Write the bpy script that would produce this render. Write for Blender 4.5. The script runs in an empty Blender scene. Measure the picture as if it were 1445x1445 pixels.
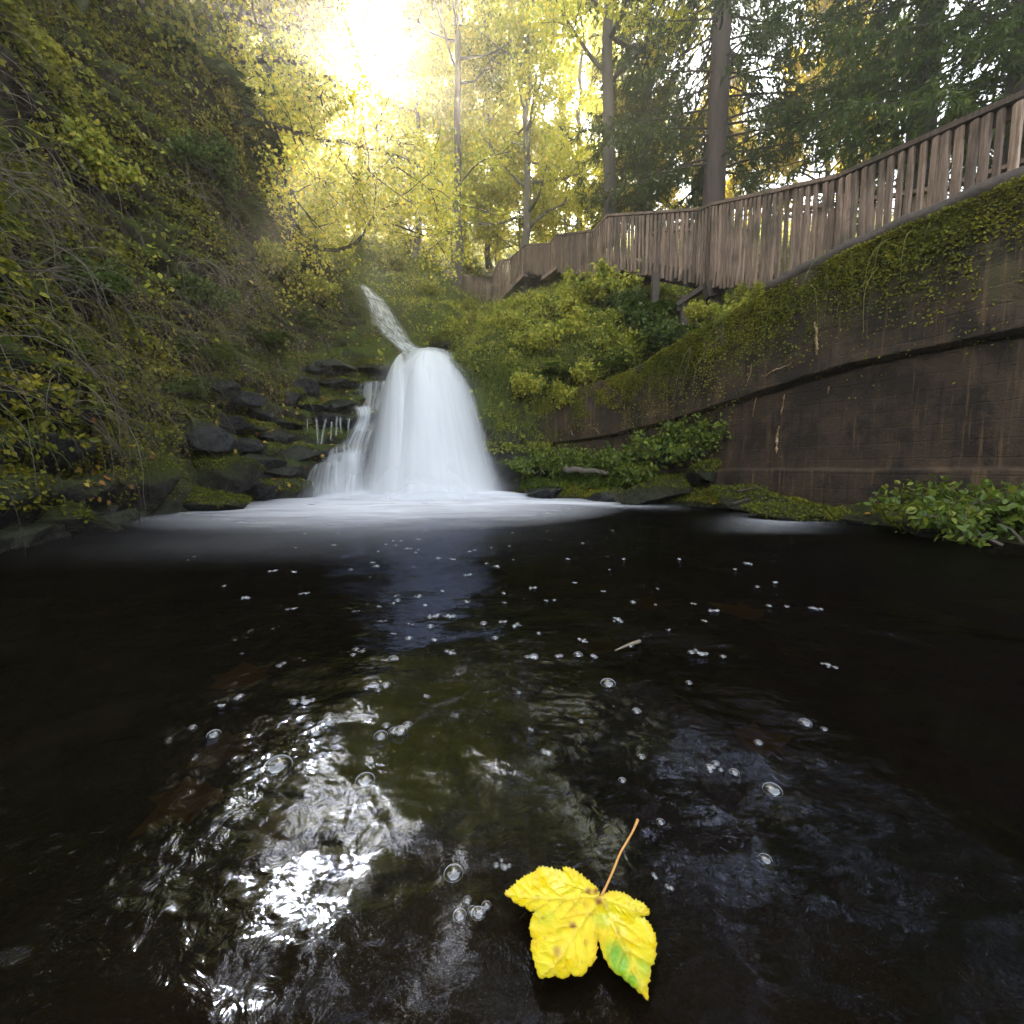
import bpy, math, random
import numpy as np
from mathutils import Vector, Matrix, geometry

scene = bpy.context.scene
COL = scene.collection
TAU = 2 * math.pi

# ------------------------------------------------------------------ camera, sky, sun, exposure
FPX = 621.0
PITCH = math.radians(5.56)
CT, ST = math.cos(PITCH), math.sin(PITCH)
CAMZ = 0.5

def ray(px, py):
    a, b = (px - 722.5) / FPX, (722.5 - py) / FPX
    return np.array([a, CT + b * ST, b * CT - ST])

def W(px, py, Y):
    d = ray(px, py)
    return d * (Y / d[1]) + np.array([0, 0, CAMZ])

def WZ(px, py, z=0.0):
    d = ray(px, py)
    return d * ((z - CAMZ) / d[2]) + np.array([0, 0, CAMZ])

cam_data = bpy.data.cameras.new("camera")
cam = bpy.data.objects.new("camera", cam_data)
COL.objects.link(cam)
cam.location = (0, 0, CAMZ)
cam.rotation_euler = (math.radians(90) - PITCH, 0, 0)
cam_data.sensor_width = 36
cam_data.sensor_fit = 'HORIZONTAL'
cam_data.lens = FPX / 1445 * 36
cam_data.clip_start = 0.02
cam_data.clip_end = 2000
scene.camera = cam

sd = ray(512, 122)
sd = sd / np.linalg.norm(sd)
SUN_EL = math.asin(sd[2])
SUN_AZ = math.atan2(sd[0], sd[1])          # clockwise from +Y

world = bpy.data.worlds.new("World")
scene.world = world
world.use_nodes = True
wn, wl = world.node_tree.nodes, world.node_tree.links
wn.clear()
w_out = wn.new('ShaderNodeOutputWorld')
w_bg = wn.new('ShaderNodeBackground')
w_sky = wn.new('ShaderNodeTexSky')
w_sky.sky_type = 'NISHITA'
w_sky.sun_disc = False
w_sky.sun_elevation = SUN_EL
w_sky.sun_rotation = SUN_AZ
w_sky.air_density = 1.0
w_sky.dust_density = 1.0
w_bg.inputs['Strength'].default_value = 0.15
# hazy brightness of the sky round the sun's own place
w_geo = wn.new('ShaderNodeTexCoord')
w_dot = wn.new('ShaderNodeVectorMath'); w_dot.operation = 'DOT_PRODUCT'
w_dot.inputs[1].default_value = tuple(sd)
wl.new(w_geo.outputs['Generated'], w_dot.inputs[0])
def wmath(op, a, b):
    m = wn.new('ShaderNodeMath'); m.operation = op
    for i, v in enumerate((a, b)):
        if isinstance(v, (int, float)): m.inputs[i].default_value = v
        elif v is not None: wl.new(v, m.inputs[i])
    return m.outputs[0]
w_d = wmath('MAXIMUM', w_dot.outputs['Value'], 0.0)
w_core = wmath('MULTIPLY', wmath('POWER', w_d, 3000.0), 150.0)
w_mid = wmath('MULTIPLY', wmath('POWER', w_d, 300.0), 1.0)
w_sum = wmath('ADD', w_core, w_mid)
w_comb = wn.new('ShaderNodeCombineColor')
for i, k in enumerate((1.0, 0.93, 0.78)):
    wl.new(wmath('MULTIPLY', w_sum, k), w_comb.inputs[i])
w_add = wn.new('ShaderNodeMix'); w_add.data_type = 'RGBA'; w_add.blend_type = 'ADD'
w_add.inputs[0].default_value = 1.0
w_hs = wn.new('ShaderNodeHueSaturation'); w_hs.inputs['Saturation'].default_value = 0.5
wl.new(w_sky.outputs[0], w_hs.inputs['Color'])
wl.new(w_hs.outputs[0], w_add.inputs[6]); wl.new(w_comb.outputs[0], w_add.inputs[7])
wl.new(w_add.outputs[2], w_bg.inputs['Color'])
wl.new(w_bg.outputs[0], w_out.inputs['Surface'])

sun_data = bpy.data.lights.new("sun", 'SUN')
sun_data.energy = 5.0
sun_data.angle = math.radians(0.5)
sun_data.color = (1.0, 0.91, 0.76)
sun = bpy.data.objects.new("sun", sun_data)
COL.objects.link(sun)
sun.rotation_euler = Vector(tuple(sd)).to_track_quat('Z', 'Y').to_euler()

vs = scene.view_settings
vs.view_transform = 'Standard'
vs.look = 'None'
vs.gamma = 1.0
vs.exposure = 3.25
vs.use_curve_mapping = False
cy = scene.cycles
scene.render.engine = 'CYCLES'
cy.use_denoising = True
try:
    cy.denoiser = 'OPENIMAGEDENOISE'
except Exception:
    pass
cy.max_bounces = 10
cy.diffuse_bounces = 3
cy.glossy_bounces = 3
cy.transmission_bounces = 5
cy.transparent_max_bounces = 24
cy.volume_bounces = 0
cy.sample_clamp_indirect = 4.0
cy.caustics_reflective = False
cy.caustics_refractive = False
cy.use_light_tree = False

# ------------------------------------------------------------------ helpers: objects and meshes
ORG = {}

def tag(o, label=None, cat=None, group=None, kind=None):
    if label: o['label'] = label
    if cat: o['category'] = cat
    if group: o['group'] = group
    if kind: o['kind'] = kind
    return o

def thing(name, label, cat, loc=(0, 0, 0), group=None):
    o = bpy.data.objects.new(name, None)
    o.empty_display_size = 0.1
    COL.objects.link(o)
    o.location = tuple(float(v) for v in loc)
    ORG[o.name] = np.array(loc, float)
    return tag(o, label, cat, group)

def build(name, V, F, mat, parent=None, smooth=True, attrs=None):
    V = np.asarray(V, float)
    org = np.zeros(3)
    if parent is not None:
        org = ORG.get(parent.name, np.zeros(3))
    V = V - org
    me = bpy.data.meshes.new(name)
    if not isinstance(F, (list, tuple)): F = [F]
    F = [np.asarray(f, np.int64) for f in F if len(f)]
    me.vertices.add(len(V))
    me.vertices.foreach_set('co', V.astype(np.float32).ravel())
    loops = np.concatenate([f.ravel() for f in F]).astype(np.int32)
    starts, s = [], 0
    for f in F:
        starts.append(s + np.arange(len(f)) * f.shape[1]); s += f.size
    starts = np.concatenate(starts).astype(np.int32)
    me.loops.add(len(loops))
    me.loops.foreach_set('vertex_index', loops)
    me.polygons.add(len(starts))
    me.polygons.foreach_set('loop_start', starts)
    me.polygons.foreach_set('use_smooth', np.full(len(starts), smooth))
    me.update(calc_edges=True)
    for k, a in (attrs or {}).items():
        at = me.attributes.new(k, 'FLOAT', 'POINT')
        at.data.foreach_set('value', np.asarray(a, np.float32))
    if mat is not None: me.materials.append(mat)
    o = bpy.data.objects.new(name, me)
    COL.objects.link(o)
    if parent is not None: o.parent = parent
    ORG[o.name] = org
    return o

class MB:
    """collects pieces into one mesh"""
    def __init__(s): s.V, s.F, s.A, s.n = [], {}, {}, 0
    def add(s, V, F, **attrs):
        V = np.asarray(V, float)
        if not isinstance(F, (list, tuple)): F = [F]
        for f in F:
            f = np.asarray(f, np.int64)
            s.F.setdefault(f.shape[1], []).append(f + s.n)
        for k, a in attrs.items():
            s.A.setdefault(k, []).append(np.broadcast_to(np.asarray(a, float), (len(V),)))
        s.V.append(V); s.n += len(V)
        return s
    def build(s, name, mat, parent=None, smooth=True):
        return build(name, np.concatenate(s.V), [np.concatenate(f) for f in s.F.values()], mat, parent, smooth,
                     {k: np.concatenate(a) for k, a in s.A.items()})

def copy_tree(o, parent=None):
    c = o.copy(); COL.objects.link(c)
    if parent is not None: c.parent = parent
    for ch in list(o.children): copy_tree(ch, c)
    return c

# ------------------------------------------------------------------ helpers: noise, curves, scatter
def _hash(ix, iy, iz, seed):
    h = (ix * 374761393 + iy * 668265263 + iz * 1440662683 + seed * 974634777) & 0xffffffff
    h = ((h ^ (h >> 13)) * 1274126177) & 0xffffffff
    h = (h ^ (h >> 16)) & 0xffffff
    return h / float(0xffffff)

def vnoise(P, seed=0):
    P = np.asarray(P, float)
    i = np.floor(P).astype(np.int64); f = P - i
    f = f * f * (3 - 2 * f)
    r = 0
    for dx in (0, 1):
        for dy in (0, 1):
            for dz in (0, 1):
                w = (f[..., 0] if dx else 1 - f[..., 0]) * (f[..., 1] if dy else 1 - f[..., 1]) * (f[..., 2] if dz else 1 - f[..., 2])
                r = r + w * _hash(i[..., 0] + dx, i[..., 1] + dy, i[..., 2] + dz, seed)
    return r

def fbm(P, seed=0, octaves=4):
    P = np.asarray(P, float); r, a, t = 0, 1.0, 0
    for k in range(octaves):
        r = r + a * (vnoise(P * 2 ** k, seed + k) - .5); t += a; a *= .5
    return r / t * 2

def catmull(P, n):
    """resample control points along axis 0"""
    P = np.asarray(P, float); m = len(P)
    Q = np.concatenate([(2 * P[0] - P[1])[None], P, (2 * P[-1] - P[-2])[None]])
    t = np.linspace(0, m - 1 - 1e-9, n); i = t.astype(int)
    u = (t - i).reshape((-1,) + (1,) * (P.ndim - 1))
    a, b, c, d = Q[i], Q[i + 1], Q[i + 2], Q[i + 3]
    return .5 * (2 * b + (c - a) * u + (2 * a - 5 * b + 4 * c - d) * u ** 2 + (3 * b - a - 3 * c + d) * u ** 3)

def grid_faces(nu, nv):
    i = np.arange(nu * nv).reshape(nu, nv)
    return np.stack([i[:-1, :-1], i[1:, :-1], i[1:, 1:], i[:-1, 1:]], -1).reshape(-1, 4)

def grid_normals(V):
    du = np.gradient(V, axis=0); dv = np.gradient(V, axis=1)
    n = np.cross(du, dv)
    return n / (np.linalg.norm(n, axis=-1, keepdims=True) + 1e-9)

def patch(ctrl, nu, nv, amps, toward=(0, 0, 0.5), strata=0.0, seed=1):
    """ctrl[col][row] world points -> displaced grid (nu, nv, 3)"""
    V = catmull(np.array(ctrl, float), nu)
    V = catmull(V.transpose(1, 0, 2), nv).transpose(1, 0, 2)
    N = grid_normals(V)
    s = np.sign(np.sum(N * (np.array(toward) - V), -1, keepdims=True)); s[s == 0] = 1
    N = N * s
    d = 0
    for k, (amp, sc) in enumerate(amps):
        d = d + amp * fbm(V * sc, seed + 13 * k, 4)
    if strata:
        zz = V[..., 2] + .25 * fbm(V * .7, seed + 91, 3)
        st = (zz * 3.1) % 1.0
        d = d + strata * (np.clip(st * 1.6, 0, 1) - .5) * np.clip(vnoise(V * .8, seed + 5) * 2 - .4, 0, 1)
    V = V + N * np.asarray(d)[..., None]
    N = grid_normals(V)
    s = np.sign(np.sum(N * (np.array(toward) - V), -1, keepdims=True)); s[s == 0] = 1
    return V, N * s

def sample(VN, n, rng, mask=None):
    V, N = VN
    nu, nv = V.shape[:2]
    a = np.linalg.norm(np.cross(V[1:, :-1] - V[:-1, :-1], V[:-1, 1:] - V[:-1, :-1]), axis=-1)
    C = (V[1:, :-1] + V[:-1, 1:]) / 2
    if mask is not None: a = a * mask(C)
    a = a.ravel(); a = a / a.sum()
    k = rng.choice(len(a), n, p=a); i, j = k // (nv - 1), k % (nv - 1)
    u, v = rng.random((n, 1)), rng.random((n, 1))
    P = (V[i, j] * (1 - u) + V[i + 1, j] * u) * (1 - v) + (V[i, j + 1] * (1 - u) + V[i + 1, j + 1] * u) * v
    return P, N[i, j]

def px_of(P):
    """photo pixel of world points (used only to choose which ground gets which plants)"""
    d = np.asarray(P) - np.array([0, 0, CAMZ])
    f = d[..., 1] * CT - d[..., 2] * ST
    u = d[..., 1] * ST + d[..., 2] * CT
    return 722.5 + FPX * d[..., 0] / f, 722.5 - FPX * u / f

def unit(v):
    v = np.asarray(v, float)
    return v / (np.linalg.norm(v, axis=-1, keepdims=True) + 1e-12)

def tube(P, R, sides=6, cap=True):
    P = np.asarray(P, float); n = len(P)
    R = np.broadcast_to(np.asarray(R, float), (n,))
    T = unit(np.gradient(P, axis=0))
    up = np.array([0, 0, 1.]) if abs(T[:, 2]).mean() < .8 else np.array([1., 0, 0])
    A = unit(np.cross(T, up)); B = np.cross(T, A)
    ang = np.arange(sides) * TAU / sides
    V = P[:, None] + R[:, None, None] * (A[:, None] * np.cos(ang)[None, :, None] + B[:, None] * np.sin(ang)[None, :, None])
    i = np.arange(n * sides).reshape(n, sides); j = np.roll(i, -1, 1)
    F = [np.stack([i[:-1], j[:-1], j[1:], i[1:]], -1).reshape(-1, 4)]
    V = V.reshape(-1, 3)
    if cap:
        F += [i[0][::-1].reshape(1, -1), i[-1].reshape(1, -1)]
    return V, F

def tubes(P, R, sides=3):
    """batch: P (N,m,3), R (N,m)"""
    N, m = P.shape[:2]
    T = unit(np.gradient(P, axis=1))
    ref = unit(np.stack([np.sin(np.arange(N) * 1.7), np.cos(np.arange(N) * 2.3), .3 + 0 * np.arange(N)], -1))[:, None]
    A = unit(np.cross(T, ref)); B = np.cross(T, A)
    ang = np.arange(sides) * TAU / sides
    V = P[:, :, None] + R[:, :, None, None] * (A[:, :, None] * np.cos(ang)[:, None] + B[:, :, None] * np.sin(ang)[:, None])
    i = np.arange(N * m * sides).reshape(N, m, sides); j = np.roll(i, -1, 2)
    F = np.stack([i[:, :-1], j[:, :-1], j[:, 1:], i[:, 1:]], -1).reshape(-1, 4)
    return V.reshape(-1, 3), F

KITE = (np.array([[0, 0, 0], [.38, .45, .06], [0, 1, 0], [-.38, .45, .06]]), [np.array([[0, 1, 2, 3]])])
OVAL = (np.array([[0, 0, 0], [.26, .25, .06], [.3, .6, .06], [0, 1, -.05], [-.3, .6, .06], [-.26, .25, .06], [0, .45, -.02]]),
        [np.array([[0, 1, 2, 6], [6, 2, 3, 4], [0, 6, 4, 5]])])
_m = [(0, 0), (.16, -.02), (.5, .1), (.36, .28), (.52, .58), (.26, .56), (0, 1), (-.26, .56), (-.52, .58), (-.36, .28), (-.5, .1), (-.16, -.02)]
MAPLE = (np.array([(x, y, .1 * abs(x) - .05 * y) for x, y in _m]), [np.array([[0, 1, 2, 3], [0, 3, 4, 5], [0, 5, 6, 7], [0, 7, 8, 9], [0, 9, 10, 11]])])
STRIP = (np.array([[-.08, 0, 0], [.08, 0, 0], [.03, 1, 0], [-.03, 1, 0]]), [np.array([[0, 1, 2, 3]])])

def leaves(P, size, rng, tpl=KITE, Y=None, N=None, spread=1.0):
    """leaf-sized faces: Y = direction the leaf points, N = its normal, both loosened by spread"""
    n = len(P)
    y = rng.normal(size=(n, 3)) if Y is None else np.asarray(Y) + spread * .6 * rng.normal(size=(n, 3))
    if Y is None: y[:, 2] -= .5
    y = unit(y)
    z = rng.normal(size=(n, 3)) * spread + (np.array([0, 0, .8]) if N is None else np.asarray(N))
    x = unit(np.cross(y, z)); z = np.cross(x, y)
    T, Fs = tpl
    s = np.broadcast_to(size, (n,)) * rng.uniform(.7, 1.25, n)
    V = P[:, None] + s[:, None, None] * (T[None, :, :1] * x[:, None] + T[None, :, 1:2] * y[:, None] + T[None, :, 2:] * z[:, None])
    k = len(T)
    F = [(f[None] + (np.arange(n) * k)[:, None, None]).reshape(-1, f.shape[1]) for f in Fs]
    rnd = np.repeat(rng.random(n), k)
    return V.reshape(-1, 3), F, rnd

def box(c, s, R=None):
    c, s = np.asarray(c, float), np.asarray(s, float) / 2
    v = np.array([[x, y, z] for x in (-1, 1) for y in (-1, 1) for z in (-1, 1)], float) * s
    if R is not None: v = v @ np.asarray(R).T
    F = np.array([[0, 1, 3, 2], [4, 6, 7, 5], [0, 4, 5, 1], [2, 3, 7, 6], [0, 2, 6, 4], [1, 5, 7, 3]])
    return v + c, F

def beam(a, b, w, h, up=(0, 0, 1)):
    """a squared timber from a to b, w across, h along up"""
    a, b = np.asarray(a, float), np.asarray(b, float)
    d = b - a; L = np.linalg.norm(d); d = d / L
    x = unit(np.cross(d, up)); z = np.cross(x, d)
    return box((a + b) / 2, (w, L, h), np.stack([x, d, z], 1))

# ------------------------------------------------------------------ helpers: materials
class G:
    def __init__(s, name):
        s.m = bpy.data.materials.new(name); s.m.use_nodes = True
        s.nt = s.m.node_tree; s.nt.nodes.clear()
        s.out = s.nt.nodes.new('ShaderNodeOutputMaterial')
    def n(s, t, ins=None, **props):
        nd = s.nt.nodes.new('ShaderNode' + t)
        for k, v in props.items(): setattr(nd, k, v)
        for k, v in (ins or {}).items():
            sk = nd.inputs[k]
            if hasattr(v, 'is_linked') or isinstance(v, bpy.types.NodeSocket): s.nt.links.new(v, sk)
            else: sk.default_value = v
        return nd
    def attr(s, name): return s.n('Attribute', attribute_name=name).outputs['Fac']
    def obj(s): return s.n('TexCoord').outputs['Object']
    def math(s, op, a, b=0.0, c=None):
        nd = s.n('Math', {0: a, 1: b}, operation=op)
        return nd.outputs[0]
    def noise(s, scale, vec=None, detail=4, rough=.55, sc3=None):
        vec = vec if vec is not None else s.obj()
        if sc3 is not None: vec = s.n('Mapping', {'Vector': vec, 'Scale': sc3}).outputs[0]
        return s.n('TexNoise', {'Vector': vec, 'Scale': scale, 'Detail': detail, 'Roughness': rough}).outputs['Fac']
    def ramp(s, fac, stops, interp='LINEAR'):
        nd = s.n('ValToRGB', {'Fac': fac}); cr = nd.color_ramp; cr.interpolation = interp
        while len(cr.elements) < len(stops): cr.elements.new(.5)
        for e, (p, c) in zip(cr.elements, stops):
            e.position = p; e.color = (c[0], c[1], c[2], 1) if isinstance(c, (tuple, list)) else (c, c, c, 1)
        return nd.outputs[0]
    def mix(s, f, a, b, blend='MIX'):
        nd = s.n('Mix', data_type='RGBA', blend_type=blend)
        for i, v in ((0, f), (6, a), (7, b)):
            if isinstance(v, bpy.types.NodeSocket): s.nt.links.new(v, nd.inputs[i])
            else: nd.inputs[i].default_value = (v[0], v[1], v[2], 1) if isinstance(v, (tuple, list)) else v
        return nd.outputs[2]
    def bump(s, h, dist=.02, strength=1.0):
        return s.n('Bump', {'Height': h, 'Distance': dist, 'Strength': strength}).outputs[0]
    def principled(s, **k):
        ins = {}
        for a, v in k.items():
            if isinstance(v, tuple): v = (*v, 1)
            ins[a.replace('_', ' ')] = v
        return s.n('BsdfPrincipled', ins).outputs[0]
    def shmix(s, f, a, b): return s.n('MixShader', {0: f, 1: a, 2: b}).outputs[0]
    def done(s, sh):
        s.nt.links.new(sh, s.out.inputs['Surface']); return s.m

def leafmat(name, stops, trans=.5, gloss=.05, clump=.35, cs=.5, tboost=1.0):
    g = G(name)
    f = g.math('ADD', g.math('MULTIPLY', g.attr('rnd'), 1 - clump), g.math('MULTIPLY', g.noise(cs, detail=2), clump))
    c = g.ramp(f, stops)
    d = g.n('BsdfDiffuse', {'Color': c}).outputs[0]
    tc = g.mix(1.0, c, (tboost, tboost, tboost * .8), 'MULTIPLY')
    t = g.n('BsdfTranslucent', {'Color': tc}).outputs[0]
    sh = g.shmix(trans, d, t); gloss *= .25
    gl = g.n('BsdfGlossy', {'Color': (1, 1, 1, 1), 'Roughness': .4}).outputs[0]
    return g.done(g.shmix(gloss, sh, gl))

M = {}
M['leaf_yellow'] = leafmat('leaf_yellow_green', [(0, (.10, .13, .02)), (.22, (.28, .31, .035)), (.5, (.50, .48, .07)), (.8, (.72, .60, .09)), (1, (.68, .36, .025))], .65, .03, .4, .35, 1.6)
M['leaf_green'] = leafmat('leaf_green_fading', [(0, (.03, .05, .01)), (.4, (.14, .18, .018)), (.7, (.30, .31, .03)), (1, (.52, .39, .03))], .6, .03, .35, .5, 1.2)
M['leaf_gold'] = leafmat('leaf_gold', [(0, (.30, .29, .03)), (.5, (.58, .47, .05)), (1, (.62, .38, .03))], .6, .03, .3, .5, 1.25)
M['needle'] = leafmat('spruce_needle', [(0, (.026, .042, .009)), (.6, (.085, .12, .024)), (1, (.20, .21, .035))], .5, .05, .4, .8)
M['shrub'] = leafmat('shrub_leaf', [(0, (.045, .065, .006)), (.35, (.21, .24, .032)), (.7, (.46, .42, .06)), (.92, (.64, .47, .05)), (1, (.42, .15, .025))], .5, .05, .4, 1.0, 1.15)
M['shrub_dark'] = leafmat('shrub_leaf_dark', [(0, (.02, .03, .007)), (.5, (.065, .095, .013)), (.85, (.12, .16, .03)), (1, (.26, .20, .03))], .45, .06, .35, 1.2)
M['moss_leaf'] = leafmat('moss_and_ground_leaf', [(0, (.02, .026, .004)), (.4, (.12, .13, .014)), (.7, (.30, .26, .03)), (.9, (.44, .31, .04)), (1, (.42, .17, .03))], .35, .02, .55, 1.6)
M['nettle'] = leafmat('nettle_leaf', [(0, (.045, .07, .012)), (.55, (.12, .17, .022)), (1, (.30, .29, .035))], .45, .06, .3, 2.0)
M['grass'] = leafmat('grass_blade', [(0, (.05, .08, .012)), (.5, (.15, .19, .03)), (.8, (.30, .28, .07)), (1, (.36, .29, .13))], .4, .04, .4, 1.0)
M['dry'] = leafmat('dry_stalk', [(0, (.05, .038, .026)), (.5, (.12, .095, .07)), (1, (.24, .20, .155))], .15, .02, .2, 1.0)
M['litter'] = leafmat('fallen_leaf', [(0, (.10, .045, .015)), (.4, (.28, .13, .03)), (.75, (.45, .27, .04)), (1, (.52, .40, .08))], .3, .08, .1, 1.0)

def bark(name, lo, hi, moss=.3, sc=9.0):
    g = G(name)
    n1 = g.noise(sc, sc3=(1, 1, .18), detail=6)
    n2 = g.noise(1.4, detail=3)
    c = g.mix(n1, lo, hi)
    mf = g.ramp(n2, [(.5 - .2 * moss, 0.0), (.5 + .25, 1.0)])
    c = g.mix(g.math('MULTIPLY', mf, moss), c, (.07, .08, .02))
    return g.done(g.principled(Base_Color=c, Roughness=.9, Normal=g.bump(n1, .03)))
M['bark'] = bark('bark_brown', (.035, .027, .022), (.14, .105, .08), .35)
M['bark_pale'] = bark('bark_pale', (.09, .075, .06), (.26, .22, .18), .35)
M['bark_moss'] = bark('bark_mossy', (.03, .024, .018), (.10, .08, .055), .8)
M['bark_spruce'] = bark('bark_spruce', (.030, .020, .016), (.125, .085, .065), .1, 14)

def ground_mat(name, dark, light, moss, moss_amt, wet_z=.5, rough=.85, rock_z=None, spec=.12):
    g = G(name)
    o = g.obj()
    n1 = g.noise(2.2, o, 8, .6); n2 = g.noise(14, o, 6, .65); n3 = g.noise(.9, o, 4)
    nz = g.n('SeparateXYZ', {0: g.n('NewGeometry').outputs['Normal']}).outputs[2]
    zz = g.n('SeparateXYZ', {0: o}).outputs[2]
    c = g.mix(g.ramp(n1, [(.3, 0.0), (.7, 1.0)]), dark, light)
    c = g.mix(g.math('MULTIPLY', n2, .6), c, tuple(v * .4 for v in dark))
    n4 = g.noise(55, o, 4, .7)
    c = g.mix(g.math('MULTIPLY', n4, .45), c, tuple(v * .5 for v in dark))
    if rock_z:
        rf = g.n('MapRange', {'Value': g.math('ADD', zz, g.math('MULTIPLY', n3, 1.2)), 'From Min': rock_z, 'From Max': rock_z + .5, 'To Min': 1.0, 'To Max': 0.0}).outputs[0]
        c = g.mix(rf, c, g.mix(n2, (.007, .007, .007), (.050, .046, .044)))
    mf = g.math('ADD', g.math('MULTIPLY', nz, .5), g.math('MULTIPLY', n3, 1.3))
    mf = g.ramp(mf, [(.95 - moss_amt, 0.0), (1.15 - moss_amt * .8, 1.0)])
    mc = g.mix(n2, tuple(v * .35 for v in moss), tuple(v * 1.5 for v in moss))
    dry = g.ramp(zz, [(0.0, 0.0), (wet_z, 1.0)])
    mf = g.math('MULTIPLY', mf, g.math('ADD', g.math('MULTIPLY', dry, .8), .2))
    c = g.mix(mf, c, mc)
    r = g.math('ADD', g.math('MULTIPLY', dry, rough - .3), g.math('ADD', .18, g.math('MULTIPLY', n2, .2)))
    h = g.math('ADD', g.math('MULTIPLY', n1, 1.0), g.math('ADD', g.math('MULTIPLY', n2, .35), g.math('MULTIPLY', n4, .12)))
    return g.done(g.principled(Base_Color=c, Roughness=r, Specular_IOR_Level=spec, Normal=g.bump(h, .10)))
M['bank'] = ground_mat('bank_soil_and_rock', (.022, .017, .012), (.085, .066, .046), (.055, .068, .012), .42, 1.4, .85, 1.75)
M['slope'] = ground_mat('forest_slope_soil', (.03, .022, .014), (.10, .075, .045), (.07, .085, .016), .6, .3)
M['rock'] = ground_mat('wet_slate', (.007, .007, .008), (.052, .048, .046), (.040, .048, .008), .22, .9, .5, None, .28)
M['rock_moss'] = ground_mat('mossy_rock', (.009, .008, .006), (.045, .040, .034), (.038, .046, .006), .46, .25, .95)
M['bed'] = ground_mat('stream_bed', (.010, .007, .004), (.045, .028, .012), (.03, .03, .008), .15, .3)

g = G('weathered_timber')
o_ = g.obj()
gr = g.noise(7, sc3=(9, 9, .55), detail=6, rough=.62)
bl = g.noise(2.4, o_, 4)
rn = g.math('ADD', g.math('MULTIPLY', g.n('ObjectInfo').outputs['Random'], .5), g.math('MULTIPLY', g.attr('rnd'), .5))
c = g.ramp(gr, [(.25, (.07, .046, .034)), (.5, (.27, .195, .145)), (.75, (.46, .365, .29))])
c = g.mix(1.0, c, g.ramp(rn, [(0, (.36, .31, .28)), (1, (1.15, 1.03, .94))]), 'MULTIPLY')
c = g.mix(g.ramp(bl, [(.50, 0.0), (.68, .75)]), c, (.05, .042, .024))
kn = g.noise(5.5, sc3=(3, 3, 1.2), detail=2)
c = g.mix(g.ramp(kn, [(.68, 0.0), (.73, .7)]), c, (.035, .022, .015))
M['timber'] = g.done(g.principled(Base_Color=c, Roughness=.85, Normal=g.bump(gr, .008)))
g = G('dark_timber')
gr = g.noise(7, sc3=(5, 5, 5), detail=6)
c = g.mix(gr, (.02, .015, .011), (.11, .08, .06))
M['timber_dark'] = g.done(g.principled(Base_Color=c, Roughness=.85, Normal=g.bump(gr, .006)))

g = G('stained_concrete')
o_ = g.obj()
n1 = g.noise(1.1, o_, 7, .62); n2 = g.noise(9, o_, 6, .7); n3 = g.noise(2.5, sc3=(2.2, 2.2, .28), detail=6)
zz = g.n('SeparateXYZ', {0: o_}).outputs[2]
c = g.ramp(n1, [(.3, (.020, .012, .007)), (.55, (.070, .044, .026)), (.75, (.14, .092, .055))])
c = g.mix(g.ramp(n3, [(.45, 0.0), (.7, .85)]), c, (.028, .017, .011))
c = g.mix(g.ramp(g.noise(3.2, sc3=(3, 3, .35), detail=5), [(.66, 0.0), (.74, .8)]), c, (.24, .13, .045))
low = g.ramp(g.math('ADD', zz, g.math('MULTIPLY', n1, .5)), [(.0, 1.0), (1.0, .0)])
mossf = g.math('MULTIPLY', g.ramp(g.math('ADD', zz, g.math('MULTIPLY', g.math('SUBTRACT', n1, .5), 3.0)), [(.0, 0.0), (1.0, 1.0)]), 1.0)
mz = g.n('MapRange', {'Value': g.math('ADD', zz, g.math('MULTIPLY', g.math('SUBTRACT', n1, .5), 2.6)), 'From Min': 1.75, 'From Max': 2.35}).outputs[0]
c = g.mix(g.math('MULTIPLY', mz, .9), c, g.mix(n2, (.014, .018, .004), (.09, .10, .018)))
c = g.mix(g.math('MULTIPLY', n2, .6), c, (.016, .010, .006))
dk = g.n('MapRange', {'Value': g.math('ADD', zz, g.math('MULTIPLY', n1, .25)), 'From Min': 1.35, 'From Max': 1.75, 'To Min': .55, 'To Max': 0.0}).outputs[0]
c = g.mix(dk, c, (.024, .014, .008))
pit = g.n('TexVoronoi', {'Vector': o_, 'Scale': 2.2}, feature='DISTANCE_TO_EDGE').outputs['Distance']
pitn = g.noise(4, o_, 5)
crk = g.ramp(g.math('ADD', pit, g.math('MULTIPLY', pitn, .10)), [(.045, 1.0), (.062, 0.0)])
c = g.mix(g.math('MULTIPLY', crk, .8), c, (.010, .007, .005))
c = g.mix(g.ramp(g.noise(1.7, o_, 6, .65), [(.60, 0.0), (.70, .55)]), c, (.15, .085, .04))
h = g.math('ADD', n1, g.math('MULTIPLY', n2, .4))
brd = g.n('TexWave', {'Vector': o_, 'Scale': 2.1, 'Distortion': .6, 'Detail': 2.0, 'Detail Scale': 3.0}, bands_direction='Z', wave_profile='SAW').outputs['Fac']
brl = g.ramp(brd, [(.0, 1.0), (.06, 0.0), (.94, 0.0), (1.0, 1.0)])
c = g.mix(g.math('MULTIPLY', g.math('MULTIPLY', brl, .30), g.ramp(g.noise(1.3, o_, 3), [(.42, 0.0), (.6, 1.0)])), c, (.012, .008, .005))
n6 = g.noise(45, o_, 5, .7)
c = g.mix(g.math('MULTIPLY', n6, .22), c, (.20, .13, .075))
blk = g.noise(2.6, o_, 8, .7)
c = g.mix(g.ramp(blk, [(.47, 0.0), (.56, .72)]), c, (.013, .009, .006))
stk = g.noise(4.5, sc3=(4, 4, .22), detail=6, rough=.65)
c = g.mix(g.ramp(stk, [(.56, 0.0), (.66, .6)]), c, (.16, .095, .045))
c = g.mix(g.ramp(stk, [(.34, .7), (.44, 0.0)]), c, (.010, .007, .005))
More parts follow.
